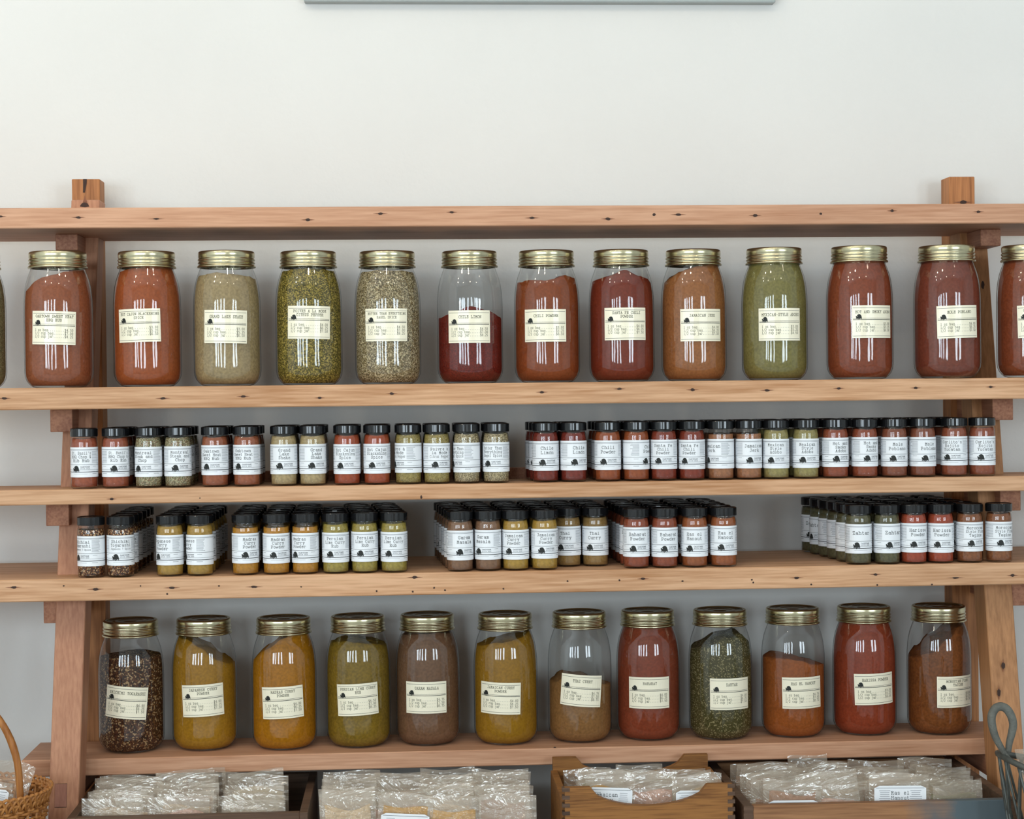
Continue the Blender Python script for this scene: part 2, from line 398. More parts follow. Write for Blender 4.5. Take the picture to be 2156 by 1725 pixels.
class Flat:
    """collects flat artwork in label coordinates (u right, v up), later wrapped round a cylinder"""
    def __init__(s): s.p = []

    def quad(s, a, b, c, d, mi): s.p.append(([a, b, c, d], mi))

    def rect(s, u0, u1, v0, v1, mi, n=1):
        for k in range(n):
            a = u0 + (u1 - u0) * k / n; b = u0 + (u1 - u0) * (k + 1) / n
            s.quad((a, v0), (b, v0), (b, v1), (a, v1), mi)

    def text(s, txt, uc, vc, adv, mi, h=None, w=.85, align='c'):
        """adv: advance per character; vc: centre height of the capitals"""
        k = adv / 7.4; kv = (h / 7.0) if h else k * 1.12
        n = len(txt)
        u = uc - (n * adv) / 2 if align == 'c' else (uc if align == 'l' else uc - n * adv)
        v = vc - 5.5 * kv; hw = w * k * .5
        for ch in txt:
            for st in G.get(ch, '').split():
                q = [(int(st[i]), int(st[i + 1])) for i in range(0, len(st), 2)]
                for (xa, ya), (xb, yb) in zip(q, q[1:]):
                    A = (u + (xa + .7) * k, v + ya * kv); B = (u + (xb + .7) * k, v + yb * kv)
                    dx, dy = B[0] - A[0], B[1] - A[1]; L = math.hypot(dx, dy) or 1e-9
                    dx, dy = dx / L * hw, dy / L * hw
                    s.quad((A[0] - dx + dy, A[1] - dy - dx), (B[0] + dx + dy, B[1] + dy - dx), (B[0] + dx - dy, B[1] + dy + dx), (A[0] - dx - dy, A[1] - dy + dx), mi)
            u += adv

    def tree(s, uc, vc, w, mi):
        N = 26; E = list(zip(TREE, TREE[1:] + TREE[:1]))
        for k in range(N):                              # narrow upright strips, so it can bend round a jar
            xs = -.5 + (k + .5) / N
            ys = sorted(ya + (yb - ya) * (xs - xa) / (xb - xa) for (xa, ya), (xb, yb) in E if (xa > xs) != (xb > xs))
            a, c = uc + (xs - .52 / N) * w, uc + (xs + .52 / N) * w
            for q in range(0, len(ys) - 1, 2):
                s.quad((a, vc + (ys[q] - .35) * w), (c, vc + (ys[q] - .35) * w), (c, vc + (ys[q + 1] - .35) * w), (a, vc + (ys[q + 1] - .35) * w), mi)

    def wrap(s, mb, R, zc, lift, rot=0., u_off=0.):
        c, sn = math.cos(rot), math.sin(rot)
        for i, (pts, mi) in enumerate(s.p):
            b = len(mb.v)
            for u, v in pts:
                uu = u * c - v * sn + u_off; vv = u * sn + v * c
                a = uu / R; rr = R + lift
                mb.v.append((rr * math.sin(a), -rr * math.cos(a), zc + vv))
            mb.f.append([b + j for j in range(len(pts))]); mb.m.append(mi)


def paper_patch(mb, R, zc, w, h, lift, rot=0., u_off=0., n=16, mi=0, corner=0., th=.00025):
    """the paper of a label: outer and inner sheet joined at the edges"""
    c, sn = math.cos(rot), math.sin(rot); b = len(mb.v)
    for lf in (lift, lift - th):
        for k in range(n + 1):
            u = -w / 2 + w * k / n
            ins = 0.
            e = min(u + w / 2, w / 2 - u)
            if corner and e < corner: ins = corner - math.sqrt(max(0, corner ** 2 - (corner - e) ** 2))
            for v in (-h / 2 + ins, h / 2 - ins):
                uu = u * c - v * sn + u_off; vv = u * sn + v * c
                a = uu / R
                mb.v.append(((R + lf) * math.sin(a), -(R + lf) * math.cos(a), zc + vv))
    m2 = (n + 1) * 2
    for k in range(n):
        i = b + k * 2
        mb.face([i, i + 2, i + 3, i + 1], mi); j = i + m2
        mb.face([j, j + 1, j + 3, j + 2], mi)
        mb.face([i, j, j + 2, i + 2], mi); mb.face([i + 1, i + 3, j + 3, j + 1], mi)
    mb.face([b, b + 1, b + 1 + m2, b + m2], mi)
    e = b + n * 2
    mb.face([e, e + m2, e + 1 + m2, e + 1], mi)


# ---------------------------------------------------------------- the room
def struct(name, mb, mt, label=None):
    o = mb.build(name, mt); o['kind'] = 'structure'
    return o


x0, x1, y0, y1, z0, z1 = ROOM
b = MB(); b.box(x0, x1, y1, y1 + .12, z0, z1); struct('wall_back', b, M['wall'])
b = MB(); b.box(x0 - .12, x0, y0 - .12, y1 + .12, z0, z1); struct('wall_left', b, M['wallc'])
b = MB(); b.box(x1, x1 + .12, y0 - .12, y1 + .12, z0, z1); struct('wall_right', b, M['wallc'])
b = MB(); b.box(x0 - .12, x1 + .12, y0 - .12, y1 + .12, z0 - .1, z0); struct('floor', b, M['floor'])
b = MB(); b.box(x0 - .12, x1 + .12, y0 - .12, y1 + .12, z1, z1 + .1); struct('ceiling', b, M['ceil'])
b = MB()
b.box(x0, x1, y0 - .12, y0, z0, WZ0); b.box(x0, x1, y0 - .12, y0, WZ1, z1)
e = [x0] + [v for w in WINDOWS for v in w] + [x1]
for i in range(0, len(e), 2): b.box(e[i], e[i + 1], y0 - .12, y0, WZ0, WZ1)
struct('wall_front', b, M['wallc'])
for i, (a, c) in enumerate(WINDOWS):
    b = MB()
    b.box(a, a + .03, y0 - .1, y0 + .0, WZ0, WZ1); b.box(c - .03, c, y0 - .1, y0 + .0, WZ0, WZ1)
    b.box(a, c, y0 - .1, y0 + .0, WZ0, WZ0 + .03); b.box(a, c, y0 - .1, y0 + .0, WZ1 - .03, WZ1)
    struct('window_%d' % (i + 1), b, M['boxd'])

# board hung high on the wall, only its lower edge in view
p0, p1 = at(640, 4, 3.40), at(1632, -4, 3.40)
b = MB(); b.box(p0.x, p1.x, 3.396, 3.42, p0.z, p0.z + .5, bev=.002)
tag(b.build('wall_sign', M['sign']), 'pale grey board hung on the white wall, only its bottom edge in view', 'sign')

# ---------------------------------------------------------------- the shelving unit
unit = link('shelving_unit', None)
unit.location = (0, 0, 0)
tag(unit, 'fir wood lean-to shelving unit with five long shelves against the white wall', 'shelves')


def knots(mb, lst, Y, mi=1):
    for px, py, w, h in lst:
        c = at(px, py, Y); sx = w * Y / F_PX / 2; sz = h * Y / F_PX / 2
        n = 12; rr = random.Random(int(px * 7 + py)); b_ = len(mb.v); ring = []
        mb.v.append((c.x, Y - .0007, c.z))
        for j in range(n):
            a = 2 * math.pi * j / n; k = .85 + .3 * rr.random()
            mb.v.append((c.x + sx * math.cos(a) * k, Y - .0004, c.z + sz * math.sin(a) * k))
        for j in range(n): mb.face([b_, b_ + 1 + j, b_ + 1 + (j + 1) % n], mi)
        # thin crack running along the grain through the knot
        if w > 7:
            ax, az_ = (sx * 3.0, sz * .7) if w >= h else (sx * .7, sz * 2.2)
            mb.add([(c.x - ax, Y - .0002, c.z), (c.x, Y - .0002, c.z - az_), (c.x + ax, Y - .0002, c.z), (c.x, Y - .0002, c.z + az_)], [(0, 1, 2, 3)], mi + 1)


SH = {}
def shelf(i, y_top, th, Yf, Yb, xl, xr, mat, kn):
    zt = at(1078, y_top, Yf).z
    mb = MB(); mb.box(xl, xr, Yf, Yb, zt - th, zt, bev=.0016)
    # weathered dark arris along the lower edge
    knots(mb, kn, Yf)
    mb.build('shelf', [mat, M['knot'], M['knoth']], unit)
    SH[i] = zt
    return zt


shelf(1, 433.5, .0350, 3.060, 3.320, -1.25, 1.62, M['fir1'],
      [(2, 456, 8, 4), (165, 458, 10, 5), (329, 461, 12, 4), (648, 463, 10, 6), (801, 450, 11, 5), (951, 447, 8, 5), (1120, 459, 11, 5), (1280, 461, 11, 6),
       (1377, 452, 7, 6), (1428, 452, 12, 5), (1590, 454, 10, 6), (1728, 450, 6, 5), (1878, 444, 8, 6), (2060, 446, 9, 5)])
shelf(2, 806.5, .0375, 3.055, 3.205, -1.25, 1.62, M['fir2'],
      [(9, 839, 10, 5), (343, 839, 11, 5), (512, 835, 10, 5), (673, 838, 8, 5), (825, 829, 9, 5), (1141, 826, 9, 5), (1304, 819, 9, 5), (1458, 821, 10, 6),
       (1615, 822, 11, 5), (1766, 818, 9, 5), (1928, 817, 9, 5), (2086, 815, 8, 5)])
shelf(3, 1018, .0262, 3.070, 3.225, -.72 - .3, 1.5, M['fir2'], [(235, 1051, 8, 5), (421, 1049, 2.5, 2.5), (887, 1047, 4, 8)])
shelf(4, 1203.5, .0385, 3.060, 3.372, -1.25, 1.62, M['fir2'],
      [(29, 1237, 12, 5), (134, 1234, 4, 3), (201, 1241, 12, 6), (296, 1234, 3, 3), (362, 1238, 12, 5), (352, 1251, 4, 4), (461, 1234, 4, 3), (535, 1236, 13, 5),
       (634, 1236, 4, 3), (793, 1245, 4, 4), (869, 1246, 4, 4), (873, 1216, 12, 6), (914, 1238, 4, 4), (937, 1243, 4, 4), (1060, 1240, 4, 4), (1195, 1224, 4, 4),
       (1304, 1222, 4, 4), (1354, 1219, 9, 5), (1437, 1224, 5, 4), (1583, 1221, 4, 4), (1586, 1227, 4, 4), (1677, 1217, 11, 5), (1708, 1231, 4, 4),
       (1843, 1210, 9, 5), (1847, 1232, 4, 4), (1962, 1231, 4, 4), (2012, 1217, 14, 4), (2132, 1212, 9, 6)])
shelf(5, 1578, .0300, 3.150, 3.312, at(44, 1600, 3.15).x, 1.106, M['fir1'], [(1168, 1574, 6, 2)])

COUNTER_Z = EYE - .86
LS = .19                                             # how much the front leg leans back per metre of height


def leg_front(z): return 3.195 + LS * (z - EYE)


LX = ((-.6245, -.5735), (1.043, 1.094))
for k, (xa, xb) in enumerate(LX):
    ztop = at(180, 421, 3.265).z if k == 0 else at(2040, 433, 3.265).z
    mb = MB(); mb.box(xa, xb, leg_front(COUNTER_Z), leg_front(COUNTER_Z) + .062, COUNTER_Z, ztop, bev=.0015, shear=LS, shx=.0142 if k == 0 else 0.)
    if k == 0:
        Yk = leg_front(ztop) - .002
        knots(mb, [(179, 440, 22, 26)], Yk)
    else:
        for px, py, w, h in [(2112, 1402, 8, 14), (2103, 1459, 8, 16), (2069, 600, 7, 18)]:
            zz = at(px, py, 3.1).z; knots(mb, [(px, py, w, h)], leg_front(zz) - .003)
    lg = mb.build('front_leg', [M['firz'] if k == 0 else M['firr'], M['knot'], M['knoth']], unit)
    if k == 0:
        a_, b_ = at(121, 1693, 3.085), at(145, 1646, 3.085)
        t = MB(); t.box(a_.x, b_.x, leg_front(a_.z) - .0008, leg_front(a_.z) + .02, a_.z, b_.z, shear=LS)
        t.box(a_.x - .0003, b_.x + .0003, leg_front(a_.z) - .0004, leg_front(a_.z) + .018, a_.z - .001, b_.z + .0004, mi=1, shear=LS)
        tag(t.build('tenon', [M['tenon'], M['knot']], lg), 'darker tenon end set flush in the leg')
    mb = MB()
    pz = at(180, 377, 3.335).z if k == 0 else at(2025, 372, 3.335).z
    xa2, xb2 = (at(151, 377, 3.335).x, at(210, 377, 3.335).x) if k == 0 else (at(1998, 372, 3.335).x, at(2052, 372, 3.335).x)
    mb.box(xa2, xb2, 3.335, 3.386, COUNTER_Z, pz, bev=.0012)
    if k == 0:
        c = at(179, 377, 3.335)
        mb.add([(c.x - .0035, 3.3343, c.z), (c.x + .0035, 3.3343, c.z), (c.x + .003, 3.3343, c.z - .009), (c.x - .0005, 3.3343, c.z - .0255), (c.x - .004, 3.3343, c.z - .0255), (c.x - .0035, 3.3343, c.z - .012)], [(5, 4, 3, 2, 1, 0)], 1)
    else: knots(mb, [(2028, 426, 15, 8)], 3.335)
    tag(mb.build('rear_post', [M['post'], M['knot'], M['knoth']], unit))
# crosspieces that carry the shelves, their front ends showing under each board
for (xl, xr, ytop, ybot, Yf, mt) in [(117, 163, 484, 527, 3.17, 'fend'), (106, 152, 864, 910, 3.128, 'fend'), (97, 145, 1063, 1108, 3.128, 'fend'), (92, 138, 1271, 1313, 3.128, 'fend'),
                                     (2065, 2107, 472, 518, 3.17, 'fend'), (2090, 2133, 842, 885, 3.128, 'fend'), (2106, 2149, 1034, 1076, 3.128, 'fend'), (2119, 2162, 1234, 1276, 3.128, 'fend')]:
    a_, b_ = at(xl, ybot, Yf), at(xr, ytop, Yf)
    top = min([SH[i] - t for i, t in ((1, .035), (2, .0375), (3, .0262), (4, .0385)) if SH[i] - t > a_.z + .02], key=lambda v: abs(v - b_.z))
    mb = MB(); mb.box(a_.x, b_.x, Yf, 3.335 if Yf < 3.15 else 3.33, a_.z, top - .0002, bev=.001)
    mb.build('crosspiece', M[mt], unit)
# crosspiece under the lowest shelf, between leg and post
for xa, xb in LX:
    mb = MB(); mb.box(xa + .008, xb - .008, leg_front(SH[5] - .05) + .03, 3.34, SH[5] - .067, SH[5] - .0302); mb.build('crosspiece', M['fend'], unit)
# back rail behind the third shelf
mb = MB(); mb.box(-.576, 1.043, 3.232, 3.252, SH[3] - .02, at(1100, 985, 3.232).z, bev=.001); mb.build('back_rail', M['fend'], unit)

# counter under everything
b = MB(); b.box(-1.6, 2.1, 2.70, 3.415, COUNTER_Z - .04, COUNTER_Z, bev=.002)
cn = link('counter', None); tag(cn, 'long low wooden counter carrying the shelving unit, boxes and baskets', 'counter')
b.build('countertop', M['boxm'], cn)
b = MB(); b.box(-1.55, 2.05, 2.76, 3.40, 0.0, COUNTER_Z - .04); b.build('cabinet_body', M['wallc'], cn)


# ---------------------------------------------------------------- large jars
PROF = [(.0385, .0), (.0445, .0015), (.0500, .0055), (.0548, .0115), (.0578, .0185), (.0588, .027), (.0588, .060), (.0588, .100), (.0588, .135), (.0584, .150), (.0574, .163), (.0558, .175), (.0534, .186),
        (.0500, .196), (.0470, .204), (.0452, .210), (.0446, .214)]


def prof_r(z, P=PROF):
    if z <= P[0][1]: return P[0][0]
    for (ra, za), (rb, zb) in zip(P, P[1:]):
        if z <= zb: return ra + (rb - ra) * (z - za) / (zb - za)
    return P[-1][0]


def contents_mesh(name, mat, hts, P, scale=.957, z_base=.0038, n=48, lev=22, rough=.0015, seed=0):
    """powder body: hts = fill heights from left to right; uneven top"""
    R = max(r for r, z in P)
    def H(x, y):
        t = (x / R * .5 + .5) * (len(hts) - 1); t = max(0, min(len(hts) - 1.0001, t)); k = int(t)
        u = t - k; u = u * u * (3 - 2 * u)
        h = hts[k] * (1 - u) + hts[k + 1] * u
        h += rough * 2 * noise.noise(Vector((x * 60 + seed, y * 60, seed * 1.7))) + rough * noise.noise(Vector((x * 190, y * 190 + seed, seed)))
        return h
    mb = MB(); mb.v = []
    for k in range(lev + 1):
        t = k / lev
        for j in range(n):
            a = 2 * math.pi * j / n; sx, sy = math.sin(a), -math.cos(a)
            rr = R * .9
            for _ in range(3):
                h = H(rr * sx, rr * sy); z = z_base + (h - z_base) * t; rr = prof_r(h, P) * scale
            rz = prof_r(z, P) * scale
            mb.v.append((rz * sx, rz * sy, z))
    for k in range(lev):
        for j in range(n):
            j2 = (j + 1) % n
            mb.face([k * n + j, k * n + j2, (k + 1) * n + j2, (k + 1) * n + j])
    mb.face([j for j in reversed(range(n))])
    last = lev * n
    for ring in range(1, 9):
        f = 1 - ring / 9
        b_ = len(mb.v)
        for j in range(n):
            x, y, z = mb.v[lev * n + j]
            x *= f; y *= f
            mb.v.append((x, y, H(x, y) * (1 - f ** 6) + z * f ** 6))
        for j in range(n):
            j2 = (j + 1) % n
            mb.face([last + j, last + j2, b_ + j2, b_ + j])
        last = b_
    mb.face([last + j for j in range(n)])
    return mb.mesh(name, [mat], True)


# glass body, one mesh for all large jars: outside, rim thread, thick foot
gb = MB(); gb.lathe(PROF, 56, cap0=True, cap1=False)
GLASS_ME = gb.mesh('glass_body', [M['glass']], True)
lb = MB()   # ridged screw band
lb.lathe([(.0455, .2075), (.0508, .2078), (.0512, .2095), (.0502, .2112), (.0484, .2122), (.0483, .2136), (.0499, .2150), (.0500, .2162), (.0484, .2178), (.0484, .2192),
          (.0499, .2206), (.0500, .2218), (.0485, .2234), (.0485, .2248), (.0492, .2262), (.0493, .2330), (.0484, .2352), (.0470, .2360), (.0432, .2358), (.0428, .2346)], 64, cap0=False, cap1=False)
BAND_ME = lb.mesh('lid', [M['gold']], True)
ld = MB()
ld.lathe([(.0430, .2340), (.0400, .2346), (.0385, .2334), (.0300, .2334), (.0290, .2342), (.0240, .2342), (.0232, .2335), (.0130, .2335), (.0120, .2341), (.0001, .2342)], 48, cap0=False, cap1=True)
ld.lathe([(.0448, .2085), (.0430, .2300), (.0001, .2302)], 32, cap0=False, cap1=False)
DISC_ME = ld.mesh('lid_disc', [M['disc']], True)

LABW, LABH = .0800, .0585


def price_label(title, prices, tilt, uoff, z_c, R=.0588):
    fl = Flat(); w, h = LABW * .97, LABH * .98
    def V(f): return h / 2 - f * h
    def U(f): return -w / 2 + f * w
    for f, t in ((.075, .0006), (.395, .0005), (.435, .0010), (.94, .0006)):
        fl.rect(U(.02), U(.98), V(f) - t / 2, V(f) + t / 2, 1, 10)
    lines = title.split('/')
    mx = max(len(q) for q in lines); adv = min(.0475, .9 / mx) * w
    if len(lines) == 1: fl.text(lines[0], U(.52), V(.20), adv, 2, h=.0046, w=1.25)
    else:
        fl.text(lines[0], U(.52), V(.155), adv, 2, h=.0042, w=1.25); fl.text(lines[1], U(.52), V(.27), adv, 2, h=.0042, w=1.25)
    fl.tree(U(.15), V(.345), .0105, 1)
    for q, (nm, pr) in enumerate(zip(('1 oz bag', '1/2 cup bag', '1/2 cup jar'), prices.split())):
        s_ = nm + '.' * (17 - len(nm)) + '$' + pr
        fl.text(s_, U(.075), V(.565 + q * .098), .0395 * w, 2, h=.0040, w=1.15, align='l')
    mb = MB(); paper_patch(mb, R, z_c, w, h, .0007, tilt, uoff)
    fl.wrap(mb, R, z_c, .00082, tilt, uoff)
    return mb.mesh('price_label', [M['paper'], M['ink'], M['inkg']])


BIG = [
 # px, title, prices, colour, grain, fill heights (px above the base, 281 = full jar), label (px offset from centre, px above base, tilt), description
 (-58, 'MONTREAL STEAK/AND CHOP', '3.00 5.25 6.50', ('#7a7350', .6, (['#8a8258', '#4c4a2c', '#b0a070', '#7c5a3a'], 720, .5)), [235, 240, 235], (0, 112, 0), 'jar of olive-brown herb blend cut off at the left edge of the picture'),
 (125, 'OAKTOWN SWEET HEAT/BBQ RUB', '4.50 7.00 8.25', ('#8a4c30', .1, None), [198, 225, 236, 244], (-11, 122, -.03), 'jar of sloping brick-brown BBQ rub'),
 (312, 'HOT CAJUN BLACKENING/SPICE', '3.00 5.25 6.50', ('#944a24', .1, None), [238, 244, 248, 248], (-19, 126, .02), 'jar of orange-red Cajun blackening spice, label shifted left'),
 (480, 'GRAND LAKE SHAKE', '3.00 5.25 6.50', ('#988460', .25, None), [226, 234, 230, 222], (-4, 122, -.02), 'jar of pale tan seasoning'),
 (652, 'POIVRE A LA MODE/CITRUS PEPPER', '4.00 6.25 7.50', ('#6b602e', .6, (['#8a7a34', '#4a4418', '#b8a050', '#6c5a24', '#2c2a10'], 560, .8)), [238, 243, 240], (0, 130, -.02), 'jar of coarse green-gold citrus pepper'),
 (818, 'BETTER THAN EVERYTHING/BAGEL SPICE', '4.50 7.00 8.25', ('#8a7c5c', .6, (['#a8987a', '#6a5c3c', '#d4c49e', '#806a48', '#3a3020'], 600, .75)), [236, 239, 236], (-4, 124, 0), 'jar of speckled grey-beige bagel spice'),
 (991, 'CHILE LIMON', '4.50 7.00 8.25', ('#661f16', .7, (['#7a2418', '#4c120c', '#5c1a12'], 700, .6)), [140, 148, 162, 152, 138], (-2, 119, 0), 'half-empty jar of dark red chile blend'),
 (1153, 'CHILI POWDER', '3.00 5.25 6.50', ('#82401f', .1, None), [212, 216, 214, 226, 220], (-4, 120, 0), 'jar of rust-brown chili powder with a notched top'),
 (1310, 'SANTA FE CHILI/POWDER', '4.00 6.25 7.50', ('#702c1a', .1, None), [214, 224, 234, 224, 210], (9, 122, 0), 'jar of deep red chili powder heaped to a low peak'),
 (1462, 'JAMAICAN JERK', '4.00 6.25 7.50', ('#925c34', .15, None), [208, 232, 244, 248, 246], (17, 118, 0), 'jar of light brown jerk seasoning, label shifted right'),
 (1632, 'MEXICAN-STYLE ADOBO', '3.00 5.25 6.50', ('#787040', .2, None), [250, 252, 250], (12, 117, 0), 'jar of olive-green adobo'),
 (1811, 'HOT AND SMOKY ADOBO', '3.00 5.25 6.50', ('#7e3c24', .12, None), [250, 252, 250], (30, 120, 0), 'jar of red-brown smoky adobo, label at its right edge'),
 (1995, 'MOLE POBLANO', '4.00 6.25 7.50', ('#723828', .1, None), [250, 252, 250], (25, 118, .025), 'jar of dark maroon mole powder in front of the right post'),
 (2170, "CARLITO'S ROJITO/YUCATAN", '4.00 6.25 7.50', ('#7e3e24', .12, None), [248, 250, 248], (20, 118, .03), 'jar of rust-red powder cut off at the right edge of the picture')]
BIG2 = [
 (278, 'SHICHIMI TOGARASHI', '4.00 6.25 7.50', ('#3a2418', .9, (['#33201a', '#52301e', '#2a1a14', '#6a4428', '#b09068', '#402318'], 430, .85)), [203, 207, 203], (-12, 112, -.1), 'jar of coarse dark chilli and sesame flakes by the left leg'),
 (432, 'JAPANESE CURRY/POWDER', '4.00 6.25 7.50', ('#9c6f1c', .12, None), [246, 240, 222, 196, 180], (-4, 112, .045), 'jar of mustard curry powder sloping down to the right'),
 (600, 'MADRAS CURRY/POWDER', '4.00 6.25 7.50', ('#a46a10', .12, None), [190, 216, 240, 250, 250], (-4, 106, .045), 'jar of bright yellow-orange curry powder, sloping down to the left'),
 (756, 'PERSIAN LIME CURRY/RUB', '4.50 7.00 8.25', ('#7e6420', .3, None), [224, 232, 226, 216], (-2, 108, .045), 'jar of olive-yellow lime curry rub'),
 (902, 'GARAM MASALA', '4.75 7.50 8.75', ('#70503a', .15, None), [236, 244, 240], (-4, 108, 0), 'jar of grey-brown garam masala'),
 (1066, 'JAMAICAN CURRY/POWDER', '4.00 6.25 7.50', ('#946a1a', .12, None), [212, 222, 230, 244], (-13, 105, -.03), 'jar of dull yellow curry powder rising to the right'),
 (1222, 'THAI CURRY', '4.75 7.50 8.75', ('#865f38', .15, None), [128, 142, 138, 128, 122], (3, 117, -.085), 'half-empty jar of tan brown curry, label tilted'),
 (1366, 'BAHARAT', '4.00 6.25 7.50', ('#803a24', .1, None), [248, 250, 248], (2, 108, 0), 'jar full of brick-red powder'),
 (1518, 'ZAHTAR', '4.00 6.25 7.50', ('#4a4426', .4, (['#4a4426', '#403c20', '#565030', '#3c381c', '#4a4426', '#a89a70'], 560, .6)), [196, 206, 224, 232, 204], (22, 104, 0), 'jar of dark green herb blend with pale seeds'),
 (1671, 'RAS EL HANOUT', '4.75 7.50 8.75', ('#924e22', .12, None), [172, 176, 170, 160, 154], (21, 102, .01), 'jar of orange-brown powder, filled two thirds'),
 (1821, 'HARISSA POWDER', '3.00 5.25 6.50', ('#8a3a22', .1, None), [248, 250, 248], (23, 106, .03), 'jar of bright red harissa powder'),
 (1978, 'MOROCCAN FISH/TAGINE', '3.00 5.25 6.50', ('#784420', .35, None), [166, 184, 210, 236, 246], (38, 98, 0), 'jar of brown tagine spice by the right leg, label on its right edge')]

BIG_Y = [3.12, 3.11, 3.12, 3.12, 3.135, 3.145, 3.15, 3.15, 3.15, 3.15, 3.125, 3.10, 3.095, 3.095]
for row, (lst, zsh, gname, where) in enumerate(((BIG, SH[2], 'large gold-lidded jars on the upper shelf', 'on the upper jar shelf'), (BIG2, SH[5], 'large gold-lidded jars on the lowest shelf', 'on the lowest shelf'))):
    for i, (px, title, prices, (hx, gr, fk), fh, (lo, lh, tilt), desc) in enumerate(lst):
        Y = BIG_Y[i] if row == 0 else 3.232 + .006 * math.sin(i * 2.1)
        c = at(px, 810 if row == 0 else 1560, Y)
        o = link('glass_jar', None); o.location = (c.x, Y, zsh + .0002)
        o.rotation_euler.z = 0
        k = .236 / 281
        tag(o, (desc + ' ' + where) if len((desc + ' ' + where).split()) <= 16 else desc, 'jar', gname)
        link('glass_body', GLASS_ME, o)
        ld_ = link('lid', BAND_ME, o); link('lid_disc', DISC_ME, ld_)
        sp = link('spice', contents_mesh('spice', spice_mat('spice_' + hx[1:], hx, gr, fk), [min(.212, q * k) for q in fh], PROF, seed=i * 3 + row * 50 + 1, rough=.0016 if gr < .5 else .001), o)
        az = math.atan2(c.x, Y)
        off = lo * Y / F_PX
        ang = math.asin(max(-.98, min(.98, off / .0588))) - az
        lab = link('price_label', price_label(title, prices, tilt, 0., lh * k + .0005 * 0), o)
        lab.rotation_euler.z = ang

# ---------------------------------------------------------------- small spice jars
SP = [(.0195, 0), (.0218, .0012), (.0230, .004), (.0232, .008), (.0226, .0185), (.0230, .0205), (.0230, .0745), (.0229, .080), (.0224, .0842), (.0213, .0872), (.0208, .0885), (.0208, .0925)]
sg = MB(); sg.lathe(SP, 36, cap0=True, cap1=False); SGLASS = sg.mesh('glass_body', [M['glass']], True)
cp = MB()
cp.lathe([(.0215, .0902), (.0234, .0903), (.0236, .0915), (.0236, .1035), (.0232, .1046), (.0222, .1050), (.0212, .1044), (.0205, .1040), (.0060, .1040), (.0001, .1040)], 72, cap0=False, cap1=False,
         teeth={2: .00012, 3: .00012})
cp.box(-.004, .004, -.0205, -.008, .1040, .1046)
SCAP = cp.mesh('cap', [M['cap']], False)
TYPES = {
 'basil': ("St. Basil's/BBQ Chop &/Rib Rub", ('#8f4b34', .1, None), 'brick-red chop and rib rub'),
 'montreal': ('Montreal/Steak and/Chop', ('#8a8466', .8, (['#9a9474', '#5c5a3c', '#b8ae8c', '#4a4a34', '#7c4a34'], 800, .75)), 'grey-green steak and chop seasoning'),
 'oak': ('Oaktown/Sweet Heat/BBQ Rub', ('#8f5238', .1, None), 'brown sweet heat rub'),
 'grand': ('Grand/Lake/Shake', ('#a08c66', .2, None), 'pale tan lake shake seasoning'),
 'cajun': ('Hot Cajun/Blackening/Spice', ('#94452a', .1, None), 'orange-red Cajun blackening spice'),
 'poivre': ('Poivre \u00e0/la Mode/Citrus Pepper', ('#857644', .6, (['#968650', '#6a5c30', '#a8965c'], 800, .6)), 'olive citrus pepper'),
 'bagel': ('Better Than/Everything/Bagel Spice', ('#938568', .8, (['#a8987a', '#6a5c3c', '#c4b48e', '#54482c'], 800, .7)), 'speckled beige bagel spice'),
 'limon': ('Chile/Lim\u00f3n', ('#6e2a20', .3, None), 'dark red chile and lime blend'),
 'chili': ('Chili/Powder', ('#8a4626', .1, None), 'rust-brown chili powder'),
 'santa': ('Santa Fe/Chili/Powder', ('#783222', .1, None), 'deep red Santa Fe chili powder'),
 'jerk': ('Jamaican/Jerk', ('#926244', .2, None), 'light brown jerk seasoning'),
 'adobo': ('Mexican/Style/Adobo', ('#8c8050', .2, None), 'olive Mexican adobo'),
 'smoky': ('Hot and/Smoky/Adobo', ('#86442e', .1, None), 'red-brown smoky adobo'),
 'mole': ('Mole/Poblano', ('#7c4632', .1, None), 'dark brown mole powder'),
 'rojito': ("Carlito's/Rojito/Yucatan", ('#864832', .1, None), 'brick-brown Yucatan blend'),
 'shichimi': ('Shichimi/Togarashi/Japanese 7 Spice', ('#4c3020', .9, (['#33201a', '#6a3a20', '#2a1a14', '#8a5a30', '#c0a078', '#402318'], 480, .85)), 'coarse dark chilli and sesame flakes'),
 'japanese': ('Japanese/Curry/Powder', ('#9e7c3a', .1, None), 'mustard Japanese curry powder'),
 'madras': ('Madras/Curry/Powder', ('#a8752a', .1, None), 'yellow-orange Madras curry powder'),
 'persian': ('Persian/Lime Curry/Rub', ('#91803e', .3, None), 'olive-yellow lime curry rub'),
 'garam': ('Garam/Masala', ('#7a5a44', .1, None), 'grey-brown garam masala'),
 'jcurry': ('Jamaican/Curry/Powder', ('#a07e38', .1, None), 'dull yellow Jamaican curry powder'),
 'thai': ('Thai/Curry', ('#8a6c40', .1, None), 'tan Thai curry'),
 'baharat': ('Baharat/Powder', ('#84422c', .1, None), 'brick-red baharat powder'),
 'ras': ('Ras el/Hanout', ('#8c4e2c', .1, None), 'orange-brown ras el hanout'),
 'zahtar': ('Zahtar', ('#545038', .4, None), 'dark green zahtar'),
 'harissa': ('Harissa/Powder', ('#92402a', .1, None), 'bright red harissa powder'),
 'tagine': ('Moroccan/Style Fish/Tagine', ('#7c4c30', .3, None), 'brown tagine spice')}


